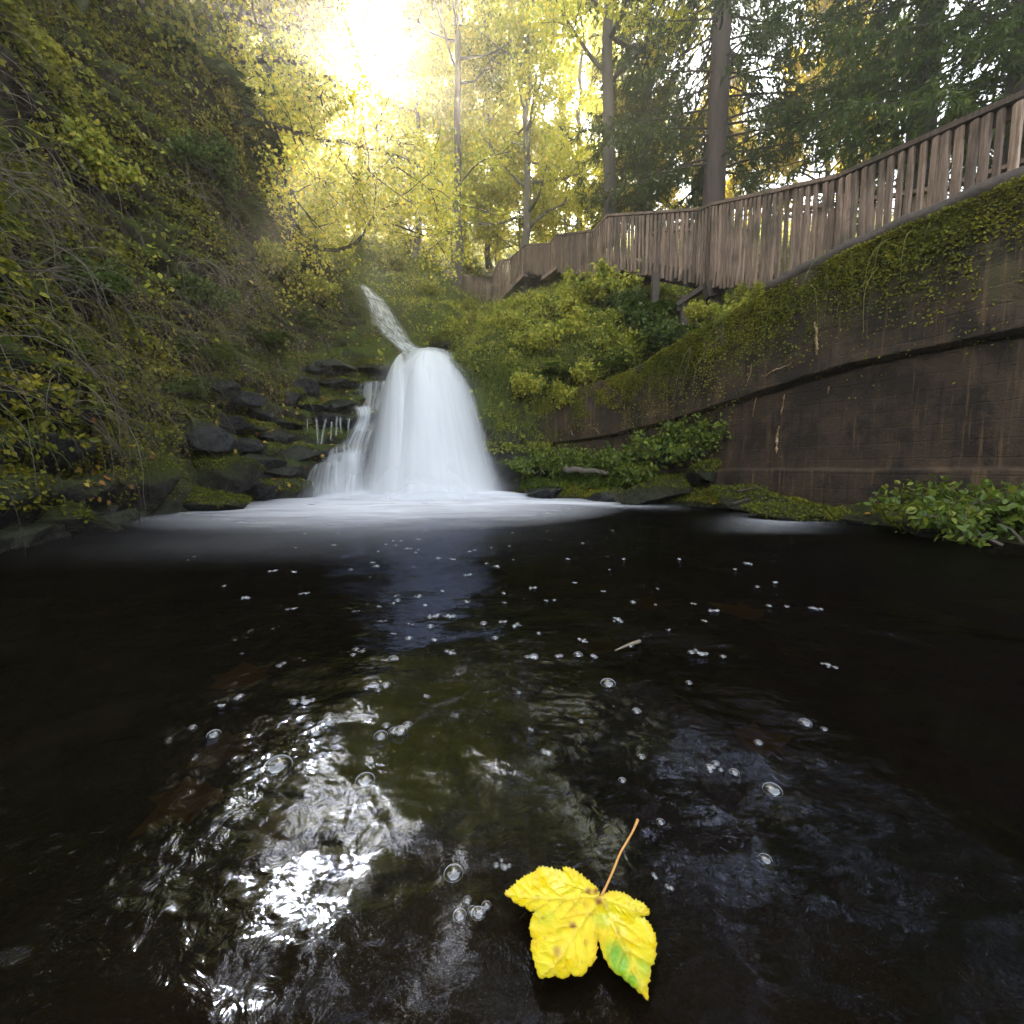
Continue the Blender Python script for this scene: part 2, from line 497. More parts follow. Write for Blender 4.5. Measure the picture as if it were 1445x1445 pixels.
hh = g.math('ADD', g.math('MULTIPLY', n2, .5), g.math('ADD', g.math('MULTIPLY', n6, .35), g.math('MULTIPLY', brl, -.12)))
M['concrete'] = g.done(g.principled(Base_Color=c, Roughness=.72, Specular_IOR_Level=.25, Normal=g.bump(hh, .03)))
g = G('mineral_crust')
n1 = g.noise(9, detail=5)
c = g.ramp(n1, [(.3, (.16, .075, .025)), (.6, (.34, .22, .11)), (.8, (.48, .38, .25))])
M['crust'] = g.done(g.principled(Base_Color=c, Roughness=.6, Normal=g.bump(n1, .02)))

# water: dark peaty pool seen through its surface
g = G('peaty_water')
o_ = g.obj()
y_ = g.n('SeparateXYZ', {0: o_}).outputs[1]
big = g.noise(1.6, sc3=(1.0, .7, 1), vec=o_, detail=3)
mid = g.noise(7.5, sc3=(.8, 1.15, 1), vec=o_, detail=3, rough=.55)
fine = g.n('TexNoise', {'Vector': o_, 'Scale': 26.0, 'Detail': 3.0, 'Roughness': .6, 'Distortion': 1.2}).outputs['Fac']
near = g.n('MapRange', {'Value': y_, 'From Min': 1.0, 'From Max': 5.0, 'To Min': 1.0, 'To Max': .30}).outputs[0]
h = g.math('ADD', g.math('MULTIPLY', big, .9), g.math('ADD', g.math('MULTIPLY', mid, .42), g.math('MULTIPLY', fine, .06)))
patchy = g.ramp(g.noise(.9, sc3=(1.0, .6, 1), vec=o_, detail=2), [(.40, .22), (.62, 1.0)])
h = g.math('MULTIPLY', h, g.math('MULTIPLY', near, patchy))
nrm = g.bump(h, .042)
fr = g.n('Fresnel', {'IOR': 1.33, 'Normal': nrm}).outputs[0]
fr = g.math('MINIMUM', fr, .55)
gl = g.n('BsdfGlossy', {'Color': (.10, .115, .165, 1), 'Roughness': .06, 'Normal': nrm}).outputs[0]
tr = g.n('BsdfTransparent', {'Color': (.30, .20, .09, 1)}).outputs[0]
body = g.n('BsdfDiffuse', {'Color': (.010, .007, .004, 1)}).outputs[0]
under = g.shmix(.45, tr, body)
M['water'] = g.done(g.shmix(fr, under, gl))

def fallmat(name, ku, kv, lo, hi, amt=1.0, bright=.92):
    """white water: how much of it there is follows strands that run down the flow"""
    g = G(name)
    u, v = g.attr('u'), g.attr('v')
    vec = g.n('CombineXYZ', {0: g.math('MULTIPLY', u, ku), 1: g.math('MULTIPLY', v, kv), 2: g.attr('seed')}).outputs[0]
    n = g.n('TexNoise', {'Vector': vec, 'Scale': 1.0, 'Detail': 4.0, 'Roughness': .5}).outputs['Fac']
    vec2 = g.n('CombineXYZ', {0: g.math('MULTIPLY', u, ku * .22), 1: g.math('MULTIPLY', v, kv * .8), 2: g.math('ADD', g.attr('seed'), 3.7)}).outputs[0]
    n2 = g.n('TexNoise', {'Vector': vec2, 'Scale': 1.0, 'Detail': 2.0, 'Roughness': .5}).outputs['Fac']
    f = g.math('ADD', g.math('MULTIPLY', n, .55), g.math('MULTIPLY', n2, .45))
    f = g.n('MapRange', {'Value': f, 'From Min': lo, 'From Max': hi}).outputs[0]
    a = g.math('MULTIPLY', g.math('MULTIPLY', f, g.attr('a')), amt)
    col = (bright, bright, bright * 1.0, 1)
    d = g.n('BsdfDiffuse', {'Color': col}).outputs[0]
    t = g.n('BsdfTranslucent', {'Color': col}).outputs[0]
    return g.done(g.shmix(a, g.n('BsdfTransparent').outputs[0], g.shmix(.5, d, t)))
M['fall'] = fallmat('falling_water', 5.5, .55, .08, .66, .80)
M['chute'] = fallmat('sliding_water', 24, 13.0, .36, .64, .85)
M['cascade'] = fallmat('cascading_water', 13, .9, .36, .66, .72)
M['dribble'] = fallmat('dribbling_water', 9, 1.2, .36, .66, .7)

g = G('pool_foam')
o_ = g.obj()
n = g.noise(1.3, sc3=(.5, 1.6, 1), vec=o_, detail=5)
n2 = g.noise(7, sc3=(.5, 1.4, 1), vec=o_, detail=4)
f = g.math('ADD', g.math('MULTIPLY', n, .7), g.math('MULTIPLY', n2, .3))
a = g.math('MULTIPLY', g.attr('a'), g.n('MapRange', {'Value': f, 'From Min': .22, 'From Max': .62, 'To Min': .38, 'To Max': 1.0}).outputs[0])
d = g.n('BsdfDiffuse', {'Color': (.74, .74, .77, 1)}).outputs[0]
M['foam'] = g.done(g.shmix(a, g.n('BsdfTransparent').outputs[0], d))

g = G('bubble_film')
lw = g.n('LayerWeight', {'Blend': .35}).outputs['Facing']
f = g.n('MapRange', {'Value': g.math('ADD', lw, g.math('MULTIPLY', g.noise(220, detail=2), .35)), 'From Min': .62, 'From Max': .95}).outputs[0]
d = g.n('BsdfPrincipled', {'Base Color': (.75, .77, .82, 1), 'Roughness': .15}).outputs[0]
gl = g.n('BsdfGlossy', {'Color': (1, 1, 1, 1), 'Roughness': .02}).outputs[0]
clear = g.shmix(.12, g.n('BsdfTransparent').outputs[0], gl)
M['bubble'] = g.done(g.shmix(g.math('MULTIPLY', f, .75), clear, d))

# ------------------------------------------------------------------ the setting: terrain
def colw(px, rows):
    return [W(px, py, Y) for py, Y in rows]

CH_L = [(504, 397, 14.2), (511, 420, 13.2), (519, 445, 12.0), (530, 466, 11.0), (550, 484, 10.2), (566, 506, 9.6)]
CH_R = [(513, 399, 14.2), (542, 420, 13.2), (562, 445, 12.0), (576, 467, 11.0), (592, 487, 10.2), (648, 504, 9.7)]
ch_a = catmull([W(*p) for p in CH_L], 60); ch_b = catmull([W(*p) for p in CH_R], 60)
ch_c = (ch_a + ch_b) / 2; ch_w = np.linalg.norm(ch_b - ch_a, axis=1) / 2

def in_channel(V):
    sh = V.shape[:-1]; P = V.reshape(-1, 3)
    d = np.hypot(P[:, None, 0] - ch_c[None, :, 0], P[:, None, 1] - ch_c[None, :, 1]); k = d.argmin(1)
    d = d[np.arange(len(P)), k]
    return d.reshape(sh), ch_c[k, 2].reshape(sh), ch_w[k].reshape(sh)

def carve(VN):
    V, N = VN; V = V.copy(); d, zc, w = in_channel(V)
    lim = zc - .22 + 1.6 * np.clip(d - w * 1.05, 0, None)
    V[..., 2] = np.where(d < w + 2.2, np.minimum(V[..., 2], lim), V[..., 2])
    return V, N

def off_channel(C):
    d, zc, w = in_channel(C)
    return d > w + .12

def struct(name, VN, mat):
    V = VN[0]; nu, nv = V.shape[:2]
    o = build(name, V.reshape(-1, 3), grid_faces(nu, nv), mat)
    return tag(o, kind='structure')

# far ground: one sheet that carries on behind and beside the gorge
gx = np.concatenate([np.linspace(-160, -24, 24), np.linspace(-22, 22, 89), np.linspace(24, 160, 24)])
gy = np.concatenate([np.linspace(-60, -6, 16), np.linspace(-4, 46, 101), np.linspace(50, 220, 24)])
GX, GY = np.meshgrid(gx, gy, indexing='ij')
def sst(a, b, x):
    t = np.clip((x - a) / (b - a), 0, 1); return t * t * (3 - 2 * t)
GP = np.stack([GX, GY, 0 * GX], -1)
gn = fbm(GP * .12, 3, 4)
back = np.interp(GY, [8.5, 10, 13, 18, 25, 42, 80, 220], [-1.2, .8, 2.6, 5.4, 9.0, 20.0, 26, 30])
lft = np.interp(-GX, [4.6, 6.5, 9, 14, 40, 160], [-1.2, 2.5, 6.0, 9.0, 14, 22])
rgt = np.interp(GX, [1.5, 5.5, 7.5, 12, 40, 160], [-1.2, 1.4, 2.2, 4.0, 9, 16])
behind = np.interp(-GY, [3.0, 6.0, 20, 60], [-1.2, .6, 3, 6])
GZ = np.maximum.reduce([back - .25 * np.clip(np.abs(GX + 1) - 4, 0, 8), lft, rgt, behind]) 
GZ = np.where((np.abs(GX) < 3.0) & (GY < 8) & (GY > -3), -1.2, GZ)
GZ = GZ + gn * np.clip(GZ + 1.2, 0, 2.0) * .6
tag(build('ground', np.stack([GX, GY, GZ], -1).reshape(-1, 3), grid_faces(len(gx), len(gy)), M['slope']), kind='structure')

def ground_z(x, y):
    i = int(np.argmin(abs(gx - x))); j = int(np.argmin(abs(gy - y)))
    return float(GZ[i, j])

LB = [
    colw(-1400, [(1900, .75), (1200, .8), (560, .85), (0, .95), (-500, 1.1), (-1100, 1.4)]),
    colw(-500, [(1010, 1.35), (760, 1.4), (480, 1.5), (150, 1.7), (-200, 2.0), (-520, 2.6)]),
    colw(-80, [(860, 2.25), (660, 2.5), (480, 2.7), (270, 3.1), (40, 3.6), (-260, 4.6)]),
    colw(100, [(790, 3.6), (640, 4.0), (480, 4.4), (290, 4.9), (120, 5.5), (-120, 6.8)]),
    colw(257, [(735, 4.9), (630, 5.4), (480, 6.0), (330, 6.5), (170, 7.1), (20, 8.4)]),
    colw(340, [(722, 6.2), (640, 6.7), (535, 7.2), (420, 7.7), (300, 8.3), (190, 9.6)]),
    colw(415, [(712, 7.2), (640, 7.6), (570, 8.0), (480, 8.7), (400, 9.5), (325, 11.0)]),
    colw(480, [(706, 7.9), (645, 8.1), (585, 8.5), (515, 9.1), (455, 10.0), (395, 12.2)]),
    colw(530, [(704, 8.4), (650, 8.5), (590, 8.8), (535, 9.2), (490, 9.9), (402, 13.6)]),
    colw(575, [(704, 8.9), (650, 8.9), (600, 9.0), (550, 9.2), (515, 9.7), (440, 12.2)]),
]
for c in LB: c[0][2] = min(c[0][2], -.35)
left_bank = patch(LB, 300, 190, [(.30, .8), (.14, 2.2), (.06, 5.5)], (0, 0, 1.5), .34, 11)
left_bank = carve(left_bank)
struct('bank', left_bank, M['bank'])

BS = [
    colw(330, [(705, 9.6), (470, 10.5), (400, 12), (350, 14.5), (320, 18), (300, 24), (290, 34), (280, 60)]),
    colw(430, [(705, 9.4), (500, 10.2), (420, 12.2), (375, 14.8), (345, 18), (325, 24), (315, 34), (305, 60)]),
    colw(500, [(705, 9.3), (515, 9.8), (450, 11.8), (400, 14.4), (368, 18), (345, 24), (332, 34), (320, 60)]),
    colw(560, [(705, 9.3), (512, 9.6), (460, 11.3), (415, 14), (375, 18), (350, 24), (336, 34), (322, 60)]),
    colw(620, [(705, 9.3), (510, 9.5), (470, 10.8), (432, 13), (405, 17), (380, 22), (340, 34), (322, 60)]),
    colw(680, [(705, 9.3), (508, 9.8), (474, 10.8), (448, 13), (436, 17), (415, 21.5), (355, 34), (325, 60)]),
    colw(780, [(705, 9.3), (500, 10.2), (455, 11.5), (430, 13.6), (418, 17), (385, 22), (345, 34), (325, 60)]),
    colw(950, [(705, 9.3), (470, 10.2), (430, 11.8), (400, 14), (375, 17), (350, 24), (335, 34), (315, 60)]),
    colw(1300, [(705, 9.3), (420, 10.2), (390, 11.8), (360, 14), (340, 17), (320, 24), (310, 34), (295, 60)]),
]
back_slope = patch(BS, 190, 150, [(.35, .5), (.15, 1.7), (.05, 5)], (0, 0, 8), 0.0, 31)
back_slope = carve(back_slope)
struct('hillside', back_slope, M['slope'])

RB = [
    colw(628, [(706, 8.9), (640, 8.9), (570, 9.0), (512, 9.4), (465, 10.9), (425, 13.0)]),
    colw(668, [(706, 8.3), (620, 8.4), (540, 8.8), (490, 9.4), (458, 11), (440, 13.5)]),
    colw(720, [(706, 7.9), (610, 8.3), (525, 8.8), (468, 9.6), (444, 11), (428, 14)]),
    colw(790, [(700, 8.5), (600, 8.6), (520, 8.9), (450, 9.6), (426, 11), (412, 13.5)]),
    colw(850, [(640, 8.4), (575, 8.4), (520, 8.6), (455, 9.2), (422, 10.5), (400, 13)]),
    colw(905, [(590, 7.9), (540, 7.9), (512, 8.1), (492, 8.6), (462, 9.8), (405, 12)]),
    colw(1000, [(560, 6.6), (490, 6.6), (464, 6.8), (464, 7.4), (458, 8.5), (415, 11)]),
    colw(1100, [(520, 5.8), (440, 5.8), (415, 6.0), (414, 6.8), (412, 8), (370, 10.5)]),
    colw(1250, [(470, 4.8), (390, 4.8), (372, 5.1), (370, 6), (380, 7.5), (350, 10)]),
    colw(1500, [(420, 3.7), (290, 3.7), (270, 4.0), (290, 5), (320, 6.5), (320, 9)]),
    colw(2200, [(350, 2.3), (0, 2.3), (10, 2.5), (90, 3.2), (180, 4.4), (240, 7)]),
]
right_bank = patch(RB, 240, 130, [(.22, .9), (.12, 2.4), (.05, 6)], (0, 0, 6), .12, 51)
_V = right_bank[0]
_wx = 5.75 - .5 * _V[..., 1]
_d = (_V[..., 0] - _wx) * .894
_lim = np.interp(_V[..., 1], [0, 4.6, 5.2, 6.1], [2.8, 2.66, 2.58, 2.42]) - .10 + .16 * np.clip(_d - .3, 0, None)
_V[..., 2] = np.where((_V[..., 1] < 6.2) & (_V[..., 0] > 2.4), np.minimum(_V[..., 2], _lim), _V[..., 2])
right_bank = carve((_V, right_bank[1]))
struct('embankment', right_bank, M['bank'])

RS = [
    colw(690, [(712, 7.7), (702, 7.9), (695, 8.1), (690, 8.5)]),
    colw(760, [(716, 7.2), (700, 7.6), (682, 8.1), (672, 8.7)]),
    colw(850, [(716, 6.6), (700, 7.0), (678, 7.6), (664, 8.3)]),
    colw(950, [(722, 5.9), (700, 6.3), (672, 6.7), (655, 7.2)]),
    colw(1050, [(738, 5.0), (708, 5.4), (684, 5.7), (660, 6.1)]),
    colw(1140, [(750, 4.3), (720, 4.6), (700, 4.95), (672, 5.3)]),
    colw(1260, [(790, 3.5), (752, 3.8), (722, 4.1), (690, 4.5)]),
    colw(1500, [(880, 2.5), (820, 2.7), (780, 2.9), (750, 3.2)]),
    colw(2200, [(1250, 1.3), (1150, 1.4), (1080, 1.6), (1000, 1.9)]),
]
for c in RS: c[0][2] = -.30
right_shore = patch(RS, 240, 60, [(.12, 1.4), (.06, 4), (.025, 11)], (0, 0, 6), .10, 71)
struct('shore', right_shore, M['rock_moss'])

# stream bed
bx = np.linspace(-6, 7, 131); by = np.linspace(-5, 10, 151)
BX, BY = np.meshgrid(bx, by, indexing='ij')
bp = np.stack([BX, BY, 0 * BX], -1)
BZ = -.42 + .16 * fbm(bp * .9, 5, 4) + .10 * fbm(bp * 3.1, 8, 3)
tag(build('stream_bed', np.stack([BX, BY, BZ], -1).reshape(-1, 3), grid_faces(131, 151), M['bed']), kind='structure')

# pool surface: fine near the shore in front, with low real waves
nr, na = 330, 300
rr = np.concatenate([[0.0], np.geomspace(.05, 14.0, nr - 1)])
aa = np.linspace(0, TAU, na)
RR, AA = np.meshgrid(rr, aa, indexing='ij')
wx, wy = RR * np.sin(AA), RR * np.cos(AA)
wp = np.stack([wx, wy, 0 * wx], -1)
calm = np.interp(RR, [0, 3, 7, 14], [1.0, .9, .4, .2])
wz = (.012 * fbm(wp * 1.7, 21, 3) + .006 * fbm(wp * 6.0, 22, 3)) * calm
tag(build('water', np.stack([wx, wy, wz], -1).reshape(-1, 3), grid_faces(nr, na), M['water']), kind='structure')

# ------------------------------------------------------------------ foam spreading from the foot of the fall
fc = WZ(600, 706)
fx = np.linspace(-5.4, 4.2, 200); fy = np.linspace(1.6, 8.9, 180)
FX, FY = np.meshgrid(fx, fy, indexing='ij')
ppx, ppy = px_of(np.stack([FX, FY, 0 * FX], -1))
d_in = np.hypot((FX - fc[0] + .15) / 1.8, (FY - 7.4) / 2.3)
core = np.clip(1.9 - d_in, 0, 1)
band = np.exp(-((FY - (6.6 + .42 * FX)) / .55) ** 2) * sst(-4.6, -2.6, FX) * (1 - sst(-.6, 1.2, FX)) + np.exp(-((FY - (6.5 - .28 * FX)) / .5) ** 2) * sst(-1.2, .2, FX) * (1 - sst(.8, 2.4, FX))
soft = np.exp(-((FX - fc[0]) / 1.1) ** 2) * np.clip((FY - 2.0) / 4.2, 0, 1) ** 1.3 * .55
rb = np.exp(-((FX - .62 * FY + .05) / .35) ** 2) * np.clip((FY - 3.2) / 1.0, 0, 1) * np.clip((5.6 - FY) / 1.5, 0, 1) * .38
al = np.clip(np.maximum.reduce([core, band * .95, soft, rb]), 0, 1)
edge = np.minimum.reduce([sst(-5.2, -4.5, FX), 1 - sst(3.6, 4.2, FX), sst(1.6, 2.6, FY)])
al = al * edge
hump = .006 + .20 * np.clip(1.2 - np.hypot((FX - fc[0] + .1) / 1.9, (FY - 7.75) / .75), 0, 1) ** 1.3
FZ = hump + .03 * core * fbm(np.stack([FX * 1.4, FY * 1.4, 0 * FX], -1), 77, 3) + .012
o = build('foam', np.stack([FX, FY, FZ], -1).reshape(-1, 3), grid_faces(200, 180), M['foam'], attrs={'a': al.ravel()})
tag(o, 'soft white foam spreading over the pool at the foot of the waterfall', 'foam', kind='stuff')

# ------------------------------------------------------------------ waterfall
fall = thing('waterfall', 'silky white waterfall fanning out between dark rocks into the pool', 'waterfall', WZ(600, 700))

def sheet(name, Lp, Rp, mat, nu=40, nv=60, bulge=0.0, dy=0.0, seed=0.0, soft_side=.22, top=.06, bot=.0, ripple=.03, mb=None, bpow=1.0, ascale=1.0, crown=0.0):
    """Lp, Rp: (px, py, Y) down the two sides of the flow"""
    L = catmull([W(*p) for p in Lp], nv); R = catmull([W(*p) for p in Rp], nv)
    u = np.linspace(0, 1, nu)[:, None, None]; v = np.linspace(0, 1, nv)
    V = L[None] * (1 - u) + R[None] * u
    b = np.sin(np.pi * u[..., 0]) ** bpow * bulge * np.interp(v, [0, .3, 1], [.35, 1, .9])
    V = V.copy(); V[..., 1] -= b + dy
    uu = np.broadcast_to(u[..., 0], (nu, nv)); vv = np.broadcast_to(v, (nu, nv))
    V[..., 2] += crown * b / max(bulge, 1e-6) * 2.2 * np.clip(1 - 1.6 * v, 0, 1)[None] ** 2
    V[..., 1] -= ripple * fbm(np.stack([uu * 9, vv * 1.2, 0 * uu + seed], -1), int(seed * 10) + 3, 3)
    a = sst(0, soft_side, uu) * (1 - sst(1 - soft_side, 1, uu)) * sst(0, top, vv) * (1 - .999 * sst(1 - bot, 1.0001, vv) if bot else 1)
    rag = fbm(np.stack([uu * 6, vv * 2.0, 0 * uu + seed * 3], -1), int(seed * 7) + 1, 3)
    a = np.clip(a * (1 + .9 * rag * (1 - np.clip(a, 0, 1))), 0, 1) * ascale
    return V, grid_faces(nu, nv), a, uu, vv, seed

def emit(mb, s):
    V, F, a, u, v, seed = s
    mb.add(V.reshape(-1, 3), F, a=a.ravel(), u=u.ravel(), v=v.ravel(), seed=seed)

mb = MB()
Lm = [(588, 503, 9.9), (558, 519, 9.35), (541, 545, 9.0), (527, 584, 8.7), (515, 628, 8.4), (505, 672, 8.05), (496, 706, 7.75)]
Rm = [(638, 502, 10.0), (653, 516, 9.4), (670, 542, 9.0), (686, 583, 8.6), (700, 630, 8.3), (713, 672, 8.0), (722, 706, 7.75)]
emit(mb, sheet('', Lm, Rm, None, 70, 70, .70, .0, 1.0, .22, .13, crown=.10))
emit(mb, sheet('', [(x + 10, y - 2, Y) for x, y, Y in Lm], [(x - 8, y - 1, Y) for x, y, Y in Rm], None, 70, 70, .74, .08, 2.3, .28, .13, crown=.11))
emit(mb, sheet('', [(x + 22, y, Y) for x, y, Y in Lm], [(x - 24, y, Y) for x, y, Y in Rm], None, 60, 70, .72, .15, 4.1, .38, .13, crown=.11))
emit(mb, sheet('', [(x - 5, y + 3, Y) for x, y, Y in Lm], [(x + 8, y + 3, Y) for x, y, Y in Rm], None, 70, 70, .66, -.10, 6.7, .32, .13, crown=.10))
emit(mb, sheet('', [(x + 2, y + 3, Y) for x, y, Y in Lm], [(x - 70, y + 3, Y) for x, y, Y in Rm], None, 60, 70, .60, .16, 8.3, .4, .13, crown=.10))
emit(mb, sheet('', [(582, 500, 10.4), (566, 507, 9.7), (552, 524, 9.2), (540, 550, 8.95), (530, 590, 8.65)], [(638, 497, 10.5), (650, 504, 9.8), (661, 520, 9.25), (672, 548, 8.95), (684, 590, 8.6)], None, 70, 50, .5, .14, 9.7, .45, .22, .6, crown=.06))
for dx, sc, sdn in ((16, .34, 11.3), (30, .2, 12.9)):
    emit(mb, sheet('', [(x - dx, y - dx * .12, Y) for x, y, Y in Lm], [(x + dx * .7, y - dx * .12, Y) for x, y, Y in Rm], None, 60, 60, .50, .18, sdn, .5, .3, ascale=sc))
for k, (x0, x1, yt, Yb) in enumerate(((450, 750, 640, 7.6), (490, 715, 610, 7.45), (400, 570, 670, 7.4), (470, 735, 668, 7.2))):
    emit(mb, sheet('', [(x0 + 25, yt, Yb + .2), (x0, 707, Yb)], [(x1 - 25, yt, Yb + .2), (x1, 707, Yb)], None, 60, 30, .25, .1, 14.1 + k, .45, .9, ascale=.55))
mb.build('main_curtain', M['fall'], fall)
mb = MB()
Lc, Rc = CH_L, CH_R
emit(mb, sheet('', Lc, Rc, None, 40, 80, .05, .0, 1.5, .38, .10))
emit(mb, sheet('', [(x + 4, y + 3, Y) for x, y, Y in Lc], [(x - 2, y + 3, Y) for x, y, Y in Rc], None, 40, 80, .05, .05, 3.5, .3, .06))
mb.build('upper_chute', M['chute'], fall)
mb = MB()
emit(mb, sheet('', [(500, 540, 9.0), (500, 545, 8.85), (498, 575, 8.8)], [(566, 536, 9.0), (566, 543, 8.8), (560, 582, 8.7)], None, 24, 30, .05, .05, 1.1, .45, .22))
emit(mb, sheet('', [(486, 573, 8.6), (500, 590, 8.35), (482, 628, 8.2), (468, 655, 8.05)], [(545, 570, 8.7), (540, 590, 8.3), (526, 630, 8.1), (512, 660, 7.9)], None, 30, 40, .12, .1, 2.1, .4, .16))
emit(mb, sheet('', [(500, 600, 8.4), (494, 625, 8.15), (478, 668, 7.8), (470, 704, 7.6)], [(545, 590, 8.5), (535, 625, 8.1), (528, 668, 7.8), (525, 706, 7.6)], None, 30, 40, .2, .12, 3.1, .45, .18))
emit(mb, sheet('', [(440, 650, 7.95), (434, 658, 7.7), (424, 680, 7.6), (420, 703, 7.55)], [(500, 648, 7.95), (504, 655, 7.7), (506, 680, 7.6), (508, 703, 7.55)], None, 50, 40, .12, .04, 4.1, .25, .14))
emit(mb, sheet('', [(462, 634, 8.0), (458, 645, 7.85), (446, 660, 7.75)], [(505, 612, 8.1), (512, 640, 7.9), (520, 662, 7.75)], None, 30, 30, .18, .05, 5.1, .4, .3, .4))
mb.build('side_cascade', M['cascade'], fall)
mb = MB()
emit(mb, sheet('', [(500, 575, 8.62), (503, 583, 8.4), (497, 612, 8.25)], [(528, 572, 8.7), (530, 583, 8.4), (524, 616, 8.25)], None, 20, 24, .06, .06, 21.3, .4, .2, .2))
emit(mb, sheet('', [(466, 640, 7.95), (462, 652, 7.72), (452, 704, 7.58)], [(520, 630, 8.0), (524, 650, 7.75), (530, 706, 7.6)], None, 36, 30, .15, .06, 22.7, .35, .16, ascale=.8))
mb.build('side_cascade', M['fall'], fall)
for k, (x0, y0, x1, y1, w) in enumerate([(448, 589, 452, 638, 3), (462, 589, 453, 638, 3.2), (470, 594, 468, 624, 2.4), (477, 588, 476, 618, 2.6), (482, 588, 484, 614, 2.6),
                                         (494, 590, 493, 612, 3), (426, 594, 425, 622, 1.6), (404, 666, 404, 700, 1.6), (411, 666, 411, 700, 1.8), (436, 590, 436, 620, 1.4)]):
    mb = MB()
    Yt = 8.02 if y0 < 650 else 7.42
    emit(mb, sheet('', [(x0 - w, y0, Yt), (x1 - w * .6, y1, Yt - .04)], [(x0 + w, y0, Yt), (x1 + w * .6, y1, Yt - .04)], None, 9, 12, .02, .05, k * 1.3, .4, .1, .2, .0))
    mb.build('dribble', M['dribble'], fall)

# ------------------------------------------------------------------ rocks
def rock(name, c, size, seed, mat, label, cat='rock', rot=0.0, tilt=(0, 0), planes=17, group=None, rough=.085):
    rng = np.random.default_rng(seed)
    import bmesh
    bm = bmesh.new(); bmesh.ops.create_icosphere(bm, subdivisions=5, radius=1)
    V = np.array([v.co[:] for v in bm.verts]); F = np.array([[v.index for v in f.verts] for f in bm.faces]); bm.free()
    for k in range(planes):
        n = unit(rng.normal(size=3) * np.array([1, 1, .8])); d = rng.uniform(.5, .8)
        s = V @ n - d
        V = V - np.clip(s, 0, None)[:, None] * n * .96
    V = V * np.array(size)
    nn = unit(V)
    V = V + nn * (rough * min(size) * 2.2 * fbm(V / max(size) * 3 + seed, seed, 4) + .02 * fbm(V * 9 + seed, seed + 4, 3) * 1.5)[:, None]
    lay = 1 + 0 * np.abs(((V[:, 2] / max(size[2], .05) * 2.4 + .3 * fbm(V * 2, seed, 2)) % 1) - .5)
    V[:, :2] *= (1 - .07 * (lay < .12))[:, None]
    R = (Matrix.Rotation(rot, 3, 'Z') @ Matrix.Rotation(tilt[0], 3, 'X') @ Matrix.Rotation(tilt[1], 3, 'Y'))
    V = V @ np.array(R).T
    o = build(name, V, F, mat)
    o.location = tuple(c)
    ORG[o.name] = np.zeros(3)
    nn = unit(V / np.array(size) ** 2); up = nn[:, 2] + .9 * fbm((V + np.array(c)) * 2.2, 17, 3)
    k = np.flatnonzero(up > (.5 if mat is M['rock_moss'] else 1.0)); r2 = np.random.default_rng(seed + 5)
    if len(k) > 40:
        k = r2.choice(k, int(min(5200, len(k) * 2.5)))
        LVv, LF, Lr = leaves(V[k] + r2.normal(size=(len(k), 3)) * .012, .026, r2, KITE, Y=nn[k] * .5 + r2.normal(size=(len(k), 3)) * .7, N=nn[k] * 1.2)
        mo = build('moss', LVv, LF, M['moss_leaf'], o, False, {'rnd': Lr * .42}); mo['kind'] = 'stuff'
    return tag(o, label, cat, group)

